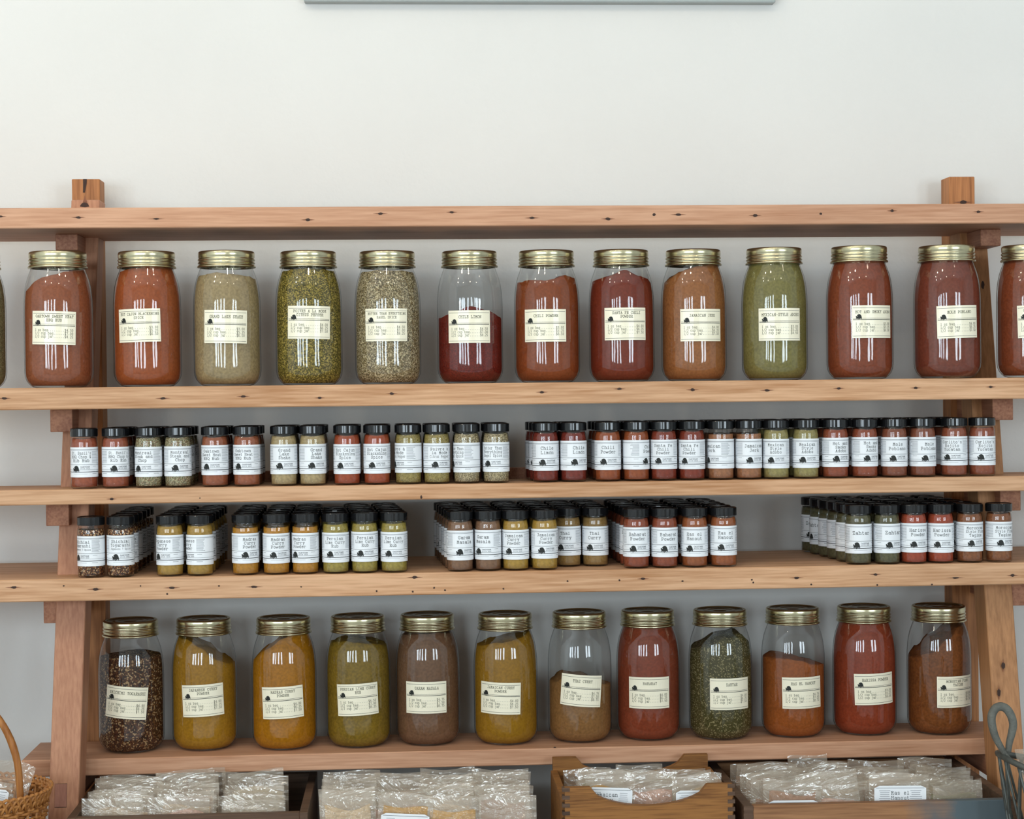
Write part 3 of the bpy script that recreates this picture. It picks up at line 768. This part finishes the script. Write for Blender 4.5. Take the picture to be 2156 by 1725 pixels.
def small_label(title, R=.0231):
    fl = Flat(); h = .0520; w = 2 * math.pi * R * .86
    def V(f): return h / 2 - f * h
    for f, t, mi in ((.075, .0005, 3), (.098, .0004, 3), (.58, .0005, 1), (.755, .0004, 3), (.825, .0010, 1)):
        fl.rect(-w / 2 * .97, w / 2 * .97, V(f) - t / 2, V(f) + t / 2, mi, 64)
    lines = title.split('/')
    n = len(lines)
    vs = {1: (.3,), 2: (.235, .385), 3: (.195, .32, .445)}[n]
    for q, s_ in enumerate(lines):
        adv = min(.0046 if n < 3 else .0042, .036 / len(s_)) if n > 1 else .0054
        if n == 1: adv = .0054
        fl.text(s_, .001, V(vs[q]), adv, 1, h=.0056 if n == 1 else (.0050 if n == 2 else (.0046 if len(s_) < 14 else .003)), w=.95)
    fl.tree(-.0078, V(.715), .0122, 1)
    fl.text('OAKTOWN', 0.0000, V(.655), .0023, 3, h=.0019, w=1.2, align='l'); fl.text('SPICE SHOP', 0.0000, V(.715), .00165, 3, h=.0016, w=1.0, align='l')
    rr = random.Random(len(title) * 7)
    fl.rect(-.012, .012, V(.888) - .0002, V(.888) + .0002, 4, 16)
    for side in (-1, 1):                                   # the small print blocks round the sides
        for k in range(11):
            L = .011 + rr.random() * .005; a = side * .0205
            v = V(.14 + k * .038)
            u0_, u1_ = (a, a + L) if side > 0 else (a - L, a)
            fl.rect(u0_, u1_, v - .00035, v + .00035, 4, 4)
        fl.rect(side * .026 - .004, side * .026 + .004, V(.64) - .0003, V(.64) + .0003, 4, 2)
        fl.rect(side * .026 - .005, side * .026 + .005, V(.885) - .0004, V(.885) + .0004, 4, 2)
    mb = MB(); zc = .0460; paper_patch(mb, R, zc, w, h, .0005, n=40, corner=.003)
    fl.wrap(mb, R, zc, .00072)
    return mb.mesh('label', [M['white'], M['ink'], M['inkg'], M['inks'], M['inkl']])


SM = {}
for key, (title, (hx, gr, fk), desc) in TYPES.items():
    hgt = {'jerk': .081, 'madras': .082, 'shichimi': .083, 'persian': .086}.get(key, .0872)
    SM[key] = (small_label(title), contents_mesh('spice', spice_mat('small_spice_' + key, hx, gr, fk, 1.28), [hgt, hgt - .001, hgt + .0005], SP, scale=.955, z_base=.0035, n=28, lev=8, rough=.0006, seed=len(key) * 5), desc)
ORD = ['front', 'second', 'third', 'fourth', 'fifth', 'sixth', 'seventh']
S3 = [('basil', [(178, -.3), (244, .2)], 0), ('montreal', [(313, -.5), (375, .12)], 1), ('oak', [(453, -.35), (520, -.35)], 0), ('grand', [(598, 0), (659, .25)], 0),
      ('cajun', [(731, -.2), (794, -.05)], 0), ('poivre', [(860, -.85), (920, .2)], 0), ('bagel', [(983, -1.05), (1045, -.35)], 0), ('limon', [(1149, .1), (1208, .4)], -3.5),
      ('chili', [(1280, 0), (1340, .9)], -1), ('santa', [(1398, -.1), (1457, -.25)], 0), ('jerk', [(1518, -.75), (1577, .4)], 0), ('adobo', [(1634, -.05), (1697, .1)], 0),
      ('smoky', [(1759, .4), (1821, .5)], 0), ('mole', [(1883, .25), (1943, .5)], 0), ('rojito', [(2009, -.2), (2068, .25)], 0)]
S4 = [('shichimi', [(190, -.75), (252, -.05)], 0), ('japanese', [(356, -.65), (419, -1.15)], 0), ('madras', [(515, .3), (580, .1), (641, -.5)], -1), ('persian', [(705, -.1), (766, 0), (828, -.1)], -5),
      ('garam', [(967, .3), (1026, -.45)], -4.5), ('jcurry', [(1084, -.2), (1145, .1)], -2.5), ('thai', [(1201, -.25), (1260, -.1)], -1.5), ('baharat', [(1338, .1), (1398, .3)], -1.5),
      ('ras', [(1461, -.05), (1522, .15)], -1.0), ('zahtar', [(1806, .2), (1866, .5)], -5.5), ('harissa', [(1922, .35), (1979, .1)], -4), ('tagine', [(2040, .45), (2102, .45)], -3)]


def place_small(lst, zsh, Y0, rows, gname, where, first={}):
    rr = random.Random(3); placed = []
    for key, cols, skew in lst:
        lm, cm, desc = SM[key]
        for ci, (px, ph) in enumerate(cols):
            base = at(px, 1000, Y0)
            for r in range(first.get(key, 0), rows):
                Y = Y0 + r * .0492 + (rr.random() - .5) * .0012
                x = base.x + skew * r * Y0 / F_PX + (rr.random() - .5) * .0012 * (r > 0)
                zc_ = zsh + .05
                hit = False
                for xa, xb in LX:                       # leave room for the legs and posts
                    for zz in (zsh, zsh + .105):
                        lf = leg_front(zz)
                        if x + .0245 > xa and x - .0245 < xb and Y + .0245 > lf and Y - .0245 < lf + .062: hit = True
                    if x + .0245 > xa - .02 and x - .0245 < xb + .02 and Y + .0245 > 3.333: hit = True
                    if r > 0 and x + .0245 > xa - .012 and x - .0245 < xb + .008: hit = True
                if Y + .0245 > 3.385: hit = True
                if any((x - a) ** 2 + (Y - c) ** 2 < .0479 ** 2 for a, c in placed): 
                    x_first = x
                    for q in range(24):                 # nudge it sideways until it stands clear
                        x = x_first + (q // 2 + 1) * .0006 * (1 if (q % 2) ^ (skew >= 0) else -1)
                        if not any((x - a) ** 2 + (Y - c) ** 2 < .0479 ** 2 for a, c in placed): break
                    else: hit = True
                if hit: continue
                placed.append((x, Y))
                o = link('spice_jar', None); o.location = (x, Y, zsh + .0002)
                vis = r - first.get(key, 0)
                side = ('left', 'right')[ci] if len(cols) == 2 else ('left', 'middle', 'right')[ci]
                tag(o, 'small jar of %s, %s in %s column' % (desc, 'frontmost' if vis == 0 else ORD[vis] + ' from front', side), 'jar', gname)
                az = math.atan2(x, Y)
                rot = (math.asin(max(-.95, min(.95, ph))) if abs(ph) < .95 else ph) - az if vis == 0 else rr.uniform(-.9, .9) - az
                link('glass_body', SGLASS, o); c_ = link('cap', SCAP, o); c_.rotation_euler.z = rr.random() * 6
                link('spice', cm, o)
                l_ = link('label', lm, o); l_.rotation_euler.z = rot; l_.location.z = (rr.random() - .5) * .0016


place_small(S3, SH[3], 3.102, 3, 'small jars on the middle shelf', 'on the middle shelf')
place_small(S4, SH[4], 3.090, 6, 'small jars on the deep fourth shelf', 'on the fourth shelf', {'thai': 1})


# ---------------------------------------------------------------- wooden boxes on the counter
def board_panel(mb, x0, x1, Y0, Y1, prof_top, zb, mi=0):
    """panel across X whose top edge follows prof_top = [(x, z)...]"""
    n = len(prof_top); b_ = len(mb.v)
    for Y in (Y0, Y1):
        for x, z in prof_top: mb.v += [(x, Y, zb), (x, Y, z)]
    q = 2 * n
    for i in range(n - 1):
        a = b_ + 2 * i
        mb.face([a, a + 2, a + 3, a + 1], mi); mb.face([a + q, a + q + 1, a + q + 3, a + q + 2], mi)
        mb.face([a + 1, a + 3, a + 3 + q, a + 1 + q], mi); mb.face([a, a + q, a + q + 2, a + 2], mi)
    mb.face([b_, b_ + 1, b_ + 1 + q, b_ + q], mi); e_ = b_ + 2 * (n - 1)
    mb.face([e_, e_ + q, e_ + q + 1, e_ + 1], mi)


def crate(name, label, xl, xr, Yf, Yb, zr, mat, mat_end, th=.012, low_front=None, joints=False, scoop=None, blue=None):
    o = link(name, None); tag(o, label, 'box')
    zb = COUNTER_Z + .0004
    o.location = ((xl + xr) / 2, (Yf + Yb) / 2, zb); ox, oy = o.location.x, o.location.y
    def B(nm, fn, mats):
        mb = MB(); fn(mb); mb.v = [(x - ox, y - oy, z - zb) for x, y, z in mb.v]
        return mb.build(nm, mats, o)
    zf = low_front if low_front else zr
    if scoop:
        ears, dip = scoop
        def pt(z_ear, xe0, xe1):
            pr = [(xe0, z_ear), (xe0 + ears, z_ear)]
            for k in range(1, 16):
                t = k / 16; pr.append((xe0 + ears + (xe1 - xe0 - 2 * ears) * t, z_ear - dip * math.sin(math.pi * t) ** .5))
            return pr + [(xe1 - ears, z_ear), (xe1, z_ear)]
        B('front_panel', lambda mb: board_panel(mb, xl, xr, Yf, Yf + th, pt(zf, xl + .004, xr - .004), zb), [mat])
        B('back_panel', lambda mb: board_panel(mb, xl, xr, Yb - th, Yb, pt(zr, xl + .004, xr - .004), zb), [mat])
    else:
        def ff(mb):
            mb.box(xl + th, xr - th, Yf, Yf + th, zb, zf, bev=.0008)
        B('front_panel', ff, [M['boxblend'] if blue else mat])
        B('back_panel', lambda mb: mb.box(xl + th, xr - th, Yb - th, Yb, zb, zr, bev=.0008), [mat])
    for s_, (a, c) in ((0, (xl, xl + th)), (1, (xr - th, xr))):
        def sd(mb):
            dz = .022 if scoop else 0
            mb.box(a, c, Yf + (th if scoop else 0), Yb - (th if scoop else 0), zb, zr - dz, bev=.0008)
            if joints:
                k = 0
                z = zb + .004
                while z < zf - .006:
                    xx = (a - .0002, c - .001 + .0012) if s_ == 0 else (a, c + .0002)
                    mb.box(xx[0], xx[1], Yf - .0005, Yf + th, z, z + .0065, 1); z += .013
        B('side_panel', sd, [mat_end, M['boxd']])
    B('bottom_panel', lambda mb: mb.box(xl + th, xr - th, Yf + th, Yb - th, zb, zb + .006), [mat])
    return o


xA0, xA1 = -.5705, at(648, 1716, 2.95).x
zA = at(380, 1718, 2.95).z
crate('wooden_box', 'dark brown wooden box of spice bags beside the left leg', xA0, xA1, 2.95, 3.27, zA, M['boxd'], M['boxd'], th=.014)
xB0, xB1 = xA1 + .004, at(1150, 1725, 2.90).x
crate('wooden_box', 'low dark box under the second group of bags from the left', xB0, xB1, 2.90, 3.22, COUNTER_Z + .05, M['boxd'], M['boxd'])
xC0, xC1 = at(1184, 1660, 2.88).x, at(1547, 1655, 2.88).x
zC = at(1210, 1659, 2.88).z
crate('wooden_box', 'oak finger-jointed box with scooped front holding a few bags', xC0, xC1, 2.88, 3.13, zC, M['boxo'], M['boxo'], joints=True, scoop=(.042, .033))
xD0, xD1 = at(1566, 1699, 2.88).x, at(2140, 1680, 2.88).x
zD = at(1850, 1691, 2.88).z
crate('wooden_box', 'wide brown box turning blue-grey towards its right end', xD0, xD1, 2.88, 3.145 + .09, zD, M['boxm'], M['boxd'], th=.016, joints=True, blue=.14)


# ---------------------------------------------------------------- plastic spice bags
def bag_mesh(w, h, th, seed, wob=.004, n=12, m_=16):
    rr = random.Random(seed); mb = MB()
    ph = rr.random() * 6; q = rr.uniform(-1, 1)
    def P(i, k, s):
        u = -1 + 2 * i / n; v = k / m_
        t = th * .5 * math.sqrt(max(0, 1 - u * u)) * (math.sin(min(1., v * 1.09 + .03) * math.pi) ** .5 if v < .89 else 0.)
        t += .0006
        if v > .89: t = .0006 + (.0007 if abs(v - .94) < .03 else 0)
        cr = .0013 * noise.noise(Vector((u * 3 + seed, v * 5, s * 4.)))
        bend = wob * v * v * math.sin(u * 2.1 + ph) * (.5 + v) + wob * 1.2 * q * v * v
        x = u * w / 2 * (1 - .03 * v * abs(q)) ; z = v * h + .0025 * v * math.sin(u * 2.6 + ph * 2)
        edge = 0 if abs(u) > .99 else 1
        return (x, bend + s * (t * edge) + cr * edge * (1 if v > .1 else 0), z)
    for s in (-1, 1):
        b_ = len(mb.v)
        for k in range(m_ + 1):
            for i in range(n + 1): mb.v.append(P(i, k, s))
        for k in range(m_):
            for i in range(n):
                a = b_ + k * (n + 1) + i
                mb.face([a, a + 1, a + n + 2, a + n + 1] if s < 0 else [a, a + n + 1, a + n + 2, a + 1])
    return mb, P


BOUNDS = {}


def bag(px, ytop, Y, w_px, colr, fill, label, group, rot=0., title=None, zb=None, wob=.004, th=.011, seed=None):
    zb = COUNTER_Z + .0075 if zb is None else zb
    t = at(px, ytop, Y); w = w_px * Y / F_PX
    if group in BOUNDS:
        xl, xr, lim = BOUNDS[group]
        w = min(w, (xr - xl) / 3.05); h0 = t.z - zb
        top = h0 * math.sin(rot)                         # sideways lean of the top
        if lim: t.x = max(xl + w / 2 + .002 + max(0, -top), min(xr - w / 2 - .002 - max(0, top), t.x))
    zb += abs(math.sin(rot)) * w / 2
    h = t.z - zb
    seed = seed if seed is not None else int(px * 3 + ytop + Y * 1000)
    mb, P = bag_mesh(w, h, th, seed, wob)
    o = mb.build('spice_bag', M['film'], None, True); o.location = (t.x, Y, zb); o.rotation_euler = (0, rot, RND.uniform(-.03, .03) if not title else -math.atan2(t.x, Y) * .3)
    tag(o, label, 'bag', group)
    # powder inside
    n, m_ = 12, 16; cb = MB()
    kt = fill * m_
    for s in (-1, 1):
        b_ = len(cb.v)
        for k in range(m_ + 1):
            kk = k / m_ * kt * (1)
            for i in range(1, n):
                a = kk * (1 + .025 * math.sin(i * .55 + seed)) if k > m_ * .6 else kk
                p = P(i, a, s); pm = P(i, a, -s); mid = (p[1] + pm[1]) / 2
                cb.v.append((p[0] * .96, mid + (p[1] - mid) * .5 * (1 if k < m_ * .8 else .6), max(.001, p[2])))
        for k in range(m_):
            for i in range(n - 2):
                a = b_ + k * (n - 1) + i
                cb.face([a, a + 1, a + n, a + n - 1] if s < 0 else [a, a + n - 1, a + n, a + 1])
    half = (m_ + 1) * (n - 1)
    for i in range(n - 2):
        a = m_ * (n - 1) + i; cb.face([a, a + 1, a + 1 + half, a + half])
    cb.build('spice', BAGM[colr], o, True)
    if title is not None:
        lb_ = MB(); lw, lh = w * .86, .052
        zt = at(px, title[1], Y - .01).z - zb
        for sgn in (0,):
            nn = 10
            for k in range(nn + 1):
                u = -lw / 2 + lw * k / nn; e = min(u + lw / 2, lw / 2 - u); ins = .004 - math.sqrt(max(0, .004 ** 2 - (.004 - min(.004, e)) ** 2))
                yy = -th * .5 - .0040 - wob * .8
                lb_.v += [(u, yy, zt - lh + ins), (u, yy, zt - ins)]
            for k in range(nn): lb_.face([2 * k, 2 * k + 2, 2 * k + 3, 2 * k + 1])
        fl = Flat()
        for j, s_ in enumerate(title[0].split('/')):
            fl.text(s_, title[2] if len(title) > 2 else -.006, -.012 - j * .0085, .0052, 1, h=.0055)
        fl.rect(-lw / 2 + .003, lw / 2 - .003, -.0042, -.0036, 1)
        rq = random.Random(seed)
        for s_ in (-1, 1):
            for k in range(11):
                a = lw * .30 * s_; L = lw * (.08 + .04 * rq.random())
                fl.rect(a - L, a + L, -.009 - k * .0032, -.0082 - k * .0032, 2)
        for pts, mi in fl.p:
            b_ = len(lb_.v)
            for u, v in pts: lb_.v.append((u, -th * .5 - .0043 - wob * .8, zt + v))
            lb_.face([b_ + j for j in range(len(pts))], mi)
        lb_.build('label', [M['white'], M['ink'], M['inkl']], o)
    return o


BAGM = {k: spice_mat('bagged_' + k, v, .15, None, 1.4) for k, v in {
    'tan': '#b09878', 'mustard': '#a87c30', 'brown': '#8a6248', 'red': '#8a4a34', 'cream': '#c4b494', 'green': '#7c7a58', 'pink': '#b08c7c'}.items()}
CK = list(BAGM)
rb = random.Random(11)


def bag_rows(cols, Y0, Y1, n, ytop_back, ytop_front, group, boxname, skip_front=0):
    """columns of bags standing one behind the other"""
    for ci, (px, w, cset, cname) in enumerate(cols):
        for r in range(n):
            t = r / max(1, n - 1)
            Y = Y1 + (Y0 - Y1) * t
            xx = px + (1078 - 225 - px) * -0.00 + rb.uniform(-5, 5)
            ang = rb.uniform(-.05, .05)
            yt = ytop_back + (ytop_front - ytop_back) * t + rb.uniform(-7, 7)
            base = at(px, 1650, Y0).x; x_px = px
            # keep the column straight in the room: convert its front x to a pixel at this depth
            P3 = Vector((base, Y, at(px, yt, Y).z)) - Vector((0, 0, EYE))
            x_px = 1078 + F_PX * P3.dot(RT) / P3.dot(fwd) + rb.uniform(-6, 6)
            k = n - 1 - r
            nm = ORD[k] if k < 7 else 'rearmost'
            bag(x_px, yt, Y, w + rb.uniform(-6, 6), rb.choice(cset), rb.uniform(.74, .88), 'clear zip bag of spice, %s in %s column of %s' % (nm if k else 'frontmost', cname, boxname), group, rot=ang)


GA, GB, GC, GD = 'bags in the left box', 'bags in the second box', 'bags in the oak box', 'bags in the right box'
BOUNDS.update({GA: (xA0 + .014, xA1 - .014, True), GB: (xB0 + .012, xB1 - .012, True), GC: (xC0 + .012, xC1 - .012, True), GD: (xD0 + .016, xD1 - .016, True)})
# bag_rows entries carry their column's name
def rows(cols, *a): bag_rows([(p, w, c, nm) for p, w, c, nm in cols], *a)


rows([(246, 128, ['tan', 'cream', 'brown'], 'left'), (378, 130, ['pink', 'tan', 'cream'], 'middle'), (528, 126, ['cream', 'tan'], 'right')], 2.985, 3.112, 7, 1628, 1684, GA, 'the left dark box')
bag(430, 1622, 3.138, 128, 'red', .5, 'clear zip bag standing highest at the back of the left dark box', GA, rot=-.09)
rows([(712, 122, ['cream', 'tan'], 'leftmost')], 2.94, 3.12, 7, 1628, 1668, GB, 'the second bag group')
rows([(842, 112, ['pink', 'tan'], 'second')], 2.965, 3.12, 6, 1626, 1672, GB, 'the second bag group')
rows([(952, 118, ['brown', 'tan'], 'third')], 2.965, 3.12, 6, 1622, 1655, GB, 'the second bag group')
rows([(1072, 120, ['tan', 'brown'], 'right')], 2.965, 3.12, 6, 1620, 1652, GB, 'the second bag group')
bag(840, 1672, 2.935, 118, 'mustard', .88, 'clear bag of mustard powder with a white label, front of the second group', GB, rot=.07, title=('', 1713))
bag(953, 1677, 2.930, 122, 'mustard', .86, 'clear zip bag of yellow powder with a bright white zip, front centre', GB)
bag(1076, 1673, 2.925, 122, 'brown', .40, 'glossy clear zip bag at the right front of the second group', GB)
rows([(1268, 116, ['tan', 'green'], 'left'), (1368, 100, ['pink', 'brown'], 'middle'), (1466, 112, ['tan', 'cream'], 'right')], 2.962, 3.085, 4, 1614, 1636, GC, 'the scooped oak box')
bag(1272, 1622, 2.925, 122, 'mustard', .86, 'bag of yellow curry with a white label in the scooped oak box', GC, rot=.05, title=('Jamaican/Curry/Powder', 1658, -.008))
bag(1372, 1624, 2.940, 120, 'pink', .84, 'cloudy bag of pinkish powder in the centre of the oak box', GC)
bag(1468, 1632, 2.915, 118, 'tan', .87, 'bag with a cut-off white label at the right of the oak box', GC, title=('Moroccan/Style', 1664, .008))
rows([(1632, 128, ['brown', 'tan'], 'leftmost'), (1764, 128, ['pink', 'tan'], 'second'), (1884, 120, ['brown', 'tan'], 'third'), (2008, 122, ['green', 'cream'], 'right')], 2.947, 3.11, 6, 1604, 1640, GD, 'the right box')
bag(1668, 1640, 2.919, 124, 'brown', .88, 'bag of dark brown powder with a label top, left front of right box', GD, title=('', 1685))
bag(1770, 1622, 2.925, 132, 'pink', .75, 'crumpled tilted clear bag in the right box', GD, rot=-.13)
bag(1892, 1628, 2.919, 128, 'brown', .87, 'labelled bag of brown powder in the right box', GD, rot=.0, title=('Ras el/Hanout', 1654, 0.0))
bag(2022, 1648, 2.916, 112, 'green', .7, 'small folded clear bag at the right front of the right box', GD, rot=-.03)
bag(1716, 1590, 3.138, 84, 'tan', .4, 'clear bag sticking up highest at the back of the right box', GD, rot=-.08)

# ---------------------------------------------------------------- wicker basket at the left edge
bkY = 2.93
c = at(-98, 1672, bkY); cx, rimz = c.x, c.z
bk = link('wicker_basket', None); bk.location = (cx, bkY, COUNTER_Z + .0004)
tag(bk, 'golden wicker basket with a tall hoop handle at the lower left edge', 'basket')
H = rimz - bk.location.z; rx, ry = .150, .12
mb = MB()
ns = 34
for k in range(13):                                    # woven rows
    z = .006 + k * (H - .012) / 12; f = .74 + .26 * (k / 12) ** .7
    for ph in (0, 1):
        pts = [((rx * f + .0035 * math.sin(j * math.pi * ns / 68 * 1 + ph * math.pi)) * math.cos(2 * math.pi * j / 136), (ry * f + .0035 * math.sin(j * math.pi * ns / 68 + ph * math.pi)) * math.sin(2 * math.pi * j / 136), z + ph * .0045) for j in range(136)]
        mb.tube(pts, .0029, 6, closed=True)
for j in range(ns * 1):
    a = 2 * math.pi * (j + .5) / ns
    mb.tube([(rx * (.74 + .26 * (q / 5) ** .7) * math.cos(a), ry * (.74 + .26 * (q / 5) ** .7) * math.sin(a), .003 + q / 5 * (H - .004)) for q in range(6)], .0026, 6)
mb.lathe([(.07, .002), (.11, .003), (.11, .006), (.001, .007)], 40, cap0=False, cap1=False)
mb.build('basket_body', M['wick'], bk, True)
mb = MB()                                              # rolled looping border
for j in range(72):
    a = 2 * math.pi * j / 72; pts = []
    for q in range(9):
        t = q / 8; aa = a + t * .26
        rr_ = 1.0 + .055 * math.sin(t * math.pi)
        pts.append((rx * rr_ * math.cos(aa), ry * rr_ * math.sin(aa), H - .016 + .024 * math.sin(t * math.pi)))
    mb.tube(pts, .0026, 6)
mb.build('border', M['wick'], bk, True)
mb = MB()
pts = []
for q in range(41):
    a = math.pi * q / 40
    pts.append((.118 * math.cos(a) * (1 + .05 * math.sin(a)), -.045, H - .06 + .06 * min(1, math.sin(a) * 4) + .178 * math.sin(a) ** .95))
mb.tube(pts, [.0063 - .0006 * abs(math.sin(q * .5)) for q in range(41)], 10)
for k in range(6):                                     # binding at the handle foot
    for sgn in (1, -1):
        pts = [(sgn * .117 + .0085 * math.cos(u), -.045 + .0085 * math.sin(u), H - .03 + k * .0052) for u in [2 * math.pi * j / 14 for j in range(14)]]
        mb.tube(pts, .0026, 6, closed=True)
mb.build('handle', M['wick'], bk, True)
bag(-62, 1594, 2.955, 90, 'tan', .6, 'clear zip bag leaning in the wicker basket, nearer the leg', 'bags in the wicker basket', rot=.30, zb=COUNTER_Z + .012)
bag(-120, 1590, 2.935, 100, 'brown', .6, 'clear zip bag in the wicker basket, cut by the picture edge', 'bags in the wicker basket', rot=-.1, zb=COUNTER_Z + .012)
bag(-60, 1640, 2.905, 84, 'cream', .6, 'labelled zip bag at the front of the wicker basket', 'bags in the wicker basket', rot=.16, zb=COUNTER_Z + .012, title=('Powder', 1658))

# ---------------------------------------------------------------- wire basket at the right edge
wkY = 2.80
c = at(2262, 1606, wkY)
wk = link('wire_basket', None); wk.location = (c.x, wkY, COUNTER_Z + .0004)
tag(wk, 'grey wire basket with a wrapped loop handle at the lower right edge', 'basket')
H = c.z - wk.location.z; rx, ry = .122, .105
mb = MB()
mb.tube([(rx * math.cos(2 * math.pi * j / 60), ry * math.sin(2 * math.pi * j / 60), H + .018 * math.cos(2 * math.pi * j / 30) * .8) for j in range(60)], .0052, 8, closed=True)
mb.tube([(rx * .66 * math.cos(2 * math.pi * j / 60), ry * .66 * math.sin(2 * math.pi * j / 60), .004) for j in range(60)], .0035, 8, closed=True)
for j in range(20):
    for sg in (1, -1):
        a = 2 * math.pi * j / 20; pts = []
        for q in range(9):
            t = q / 8; aa = a + sg * t * .5; f = .66 + .34 * t ** .8
            pts.append((rx * f * math.cos(aa), ry * f * math.sin(aa), .004 + t * (H - .004 + .0144 * math.cos(2 * aa))))
        mb.tube(pts, .0022, 6)
mb.build('wire_frame', M['wire'], wk, True)
mb = MB()
L = []                                                 # teardrop loop standing up from the rim
for (px, py) in [(2124, 1598), (2108, 1575), (2096, 1552), (2089, 1528), (2088, 1508), (2095, 1493), (2106, 1488), (2119, 1493), (2129, 1508), (2133, 1526), (2130, 1545), (2125, 1565), (2122, 1590)]:
    q = at(px, py, wkY - .01); L.append((q.x - c.x, -.01 + .0, q.z - wk.location.z))
LR = [.004, .0056, .0066, .0072, .0075, .0076, .0076, .0076, .0075, .0072, .0068, .006, .005]
L2, R2 = [], []
for i in range(len(L) - 1):
    p0, p1, p2, p3 = (Vector(L[max(0, min(len(L) - 1, i + d))]) for d in (-1, 0, 1, 2))
    for q in range(4):
        t = q / 4
        L2.append(.5 * (2 * p1 + (p2 - p0) * t + (2 * p0 - 5 * p1 + 4 * p2 - p3) * t * t + (3 * p1 - p0 - 3 * p2 + p3) * t ** 3)); R2.append(LR[i] * (1 - t) + LR[i + 1] * t)
mb.tube(L2, [r * .92 for r in R2], 12)
mb.build('loop_handle', M['rope'], wk, True)
for (px, yt, Y, rt, cc, ds) in [(2262, 1530, 2.82, -.10, 'brown', 'upright brown spice bag in the grey wire basket'), (2250, 1560, 2.78, -.22, 'tan', 'lower tilted bag in the grey wire basket')]:
    bag(px, yt, Y, 88, cc, .7, ds, 'bags in the wire basket', rot=rt, zb=COUNTER_Z + .012)

for o in list(scene.objects):
    if o.type == 'MESH' and o.name.split('.')[0] in ('lid', 'lid_disc'): pass
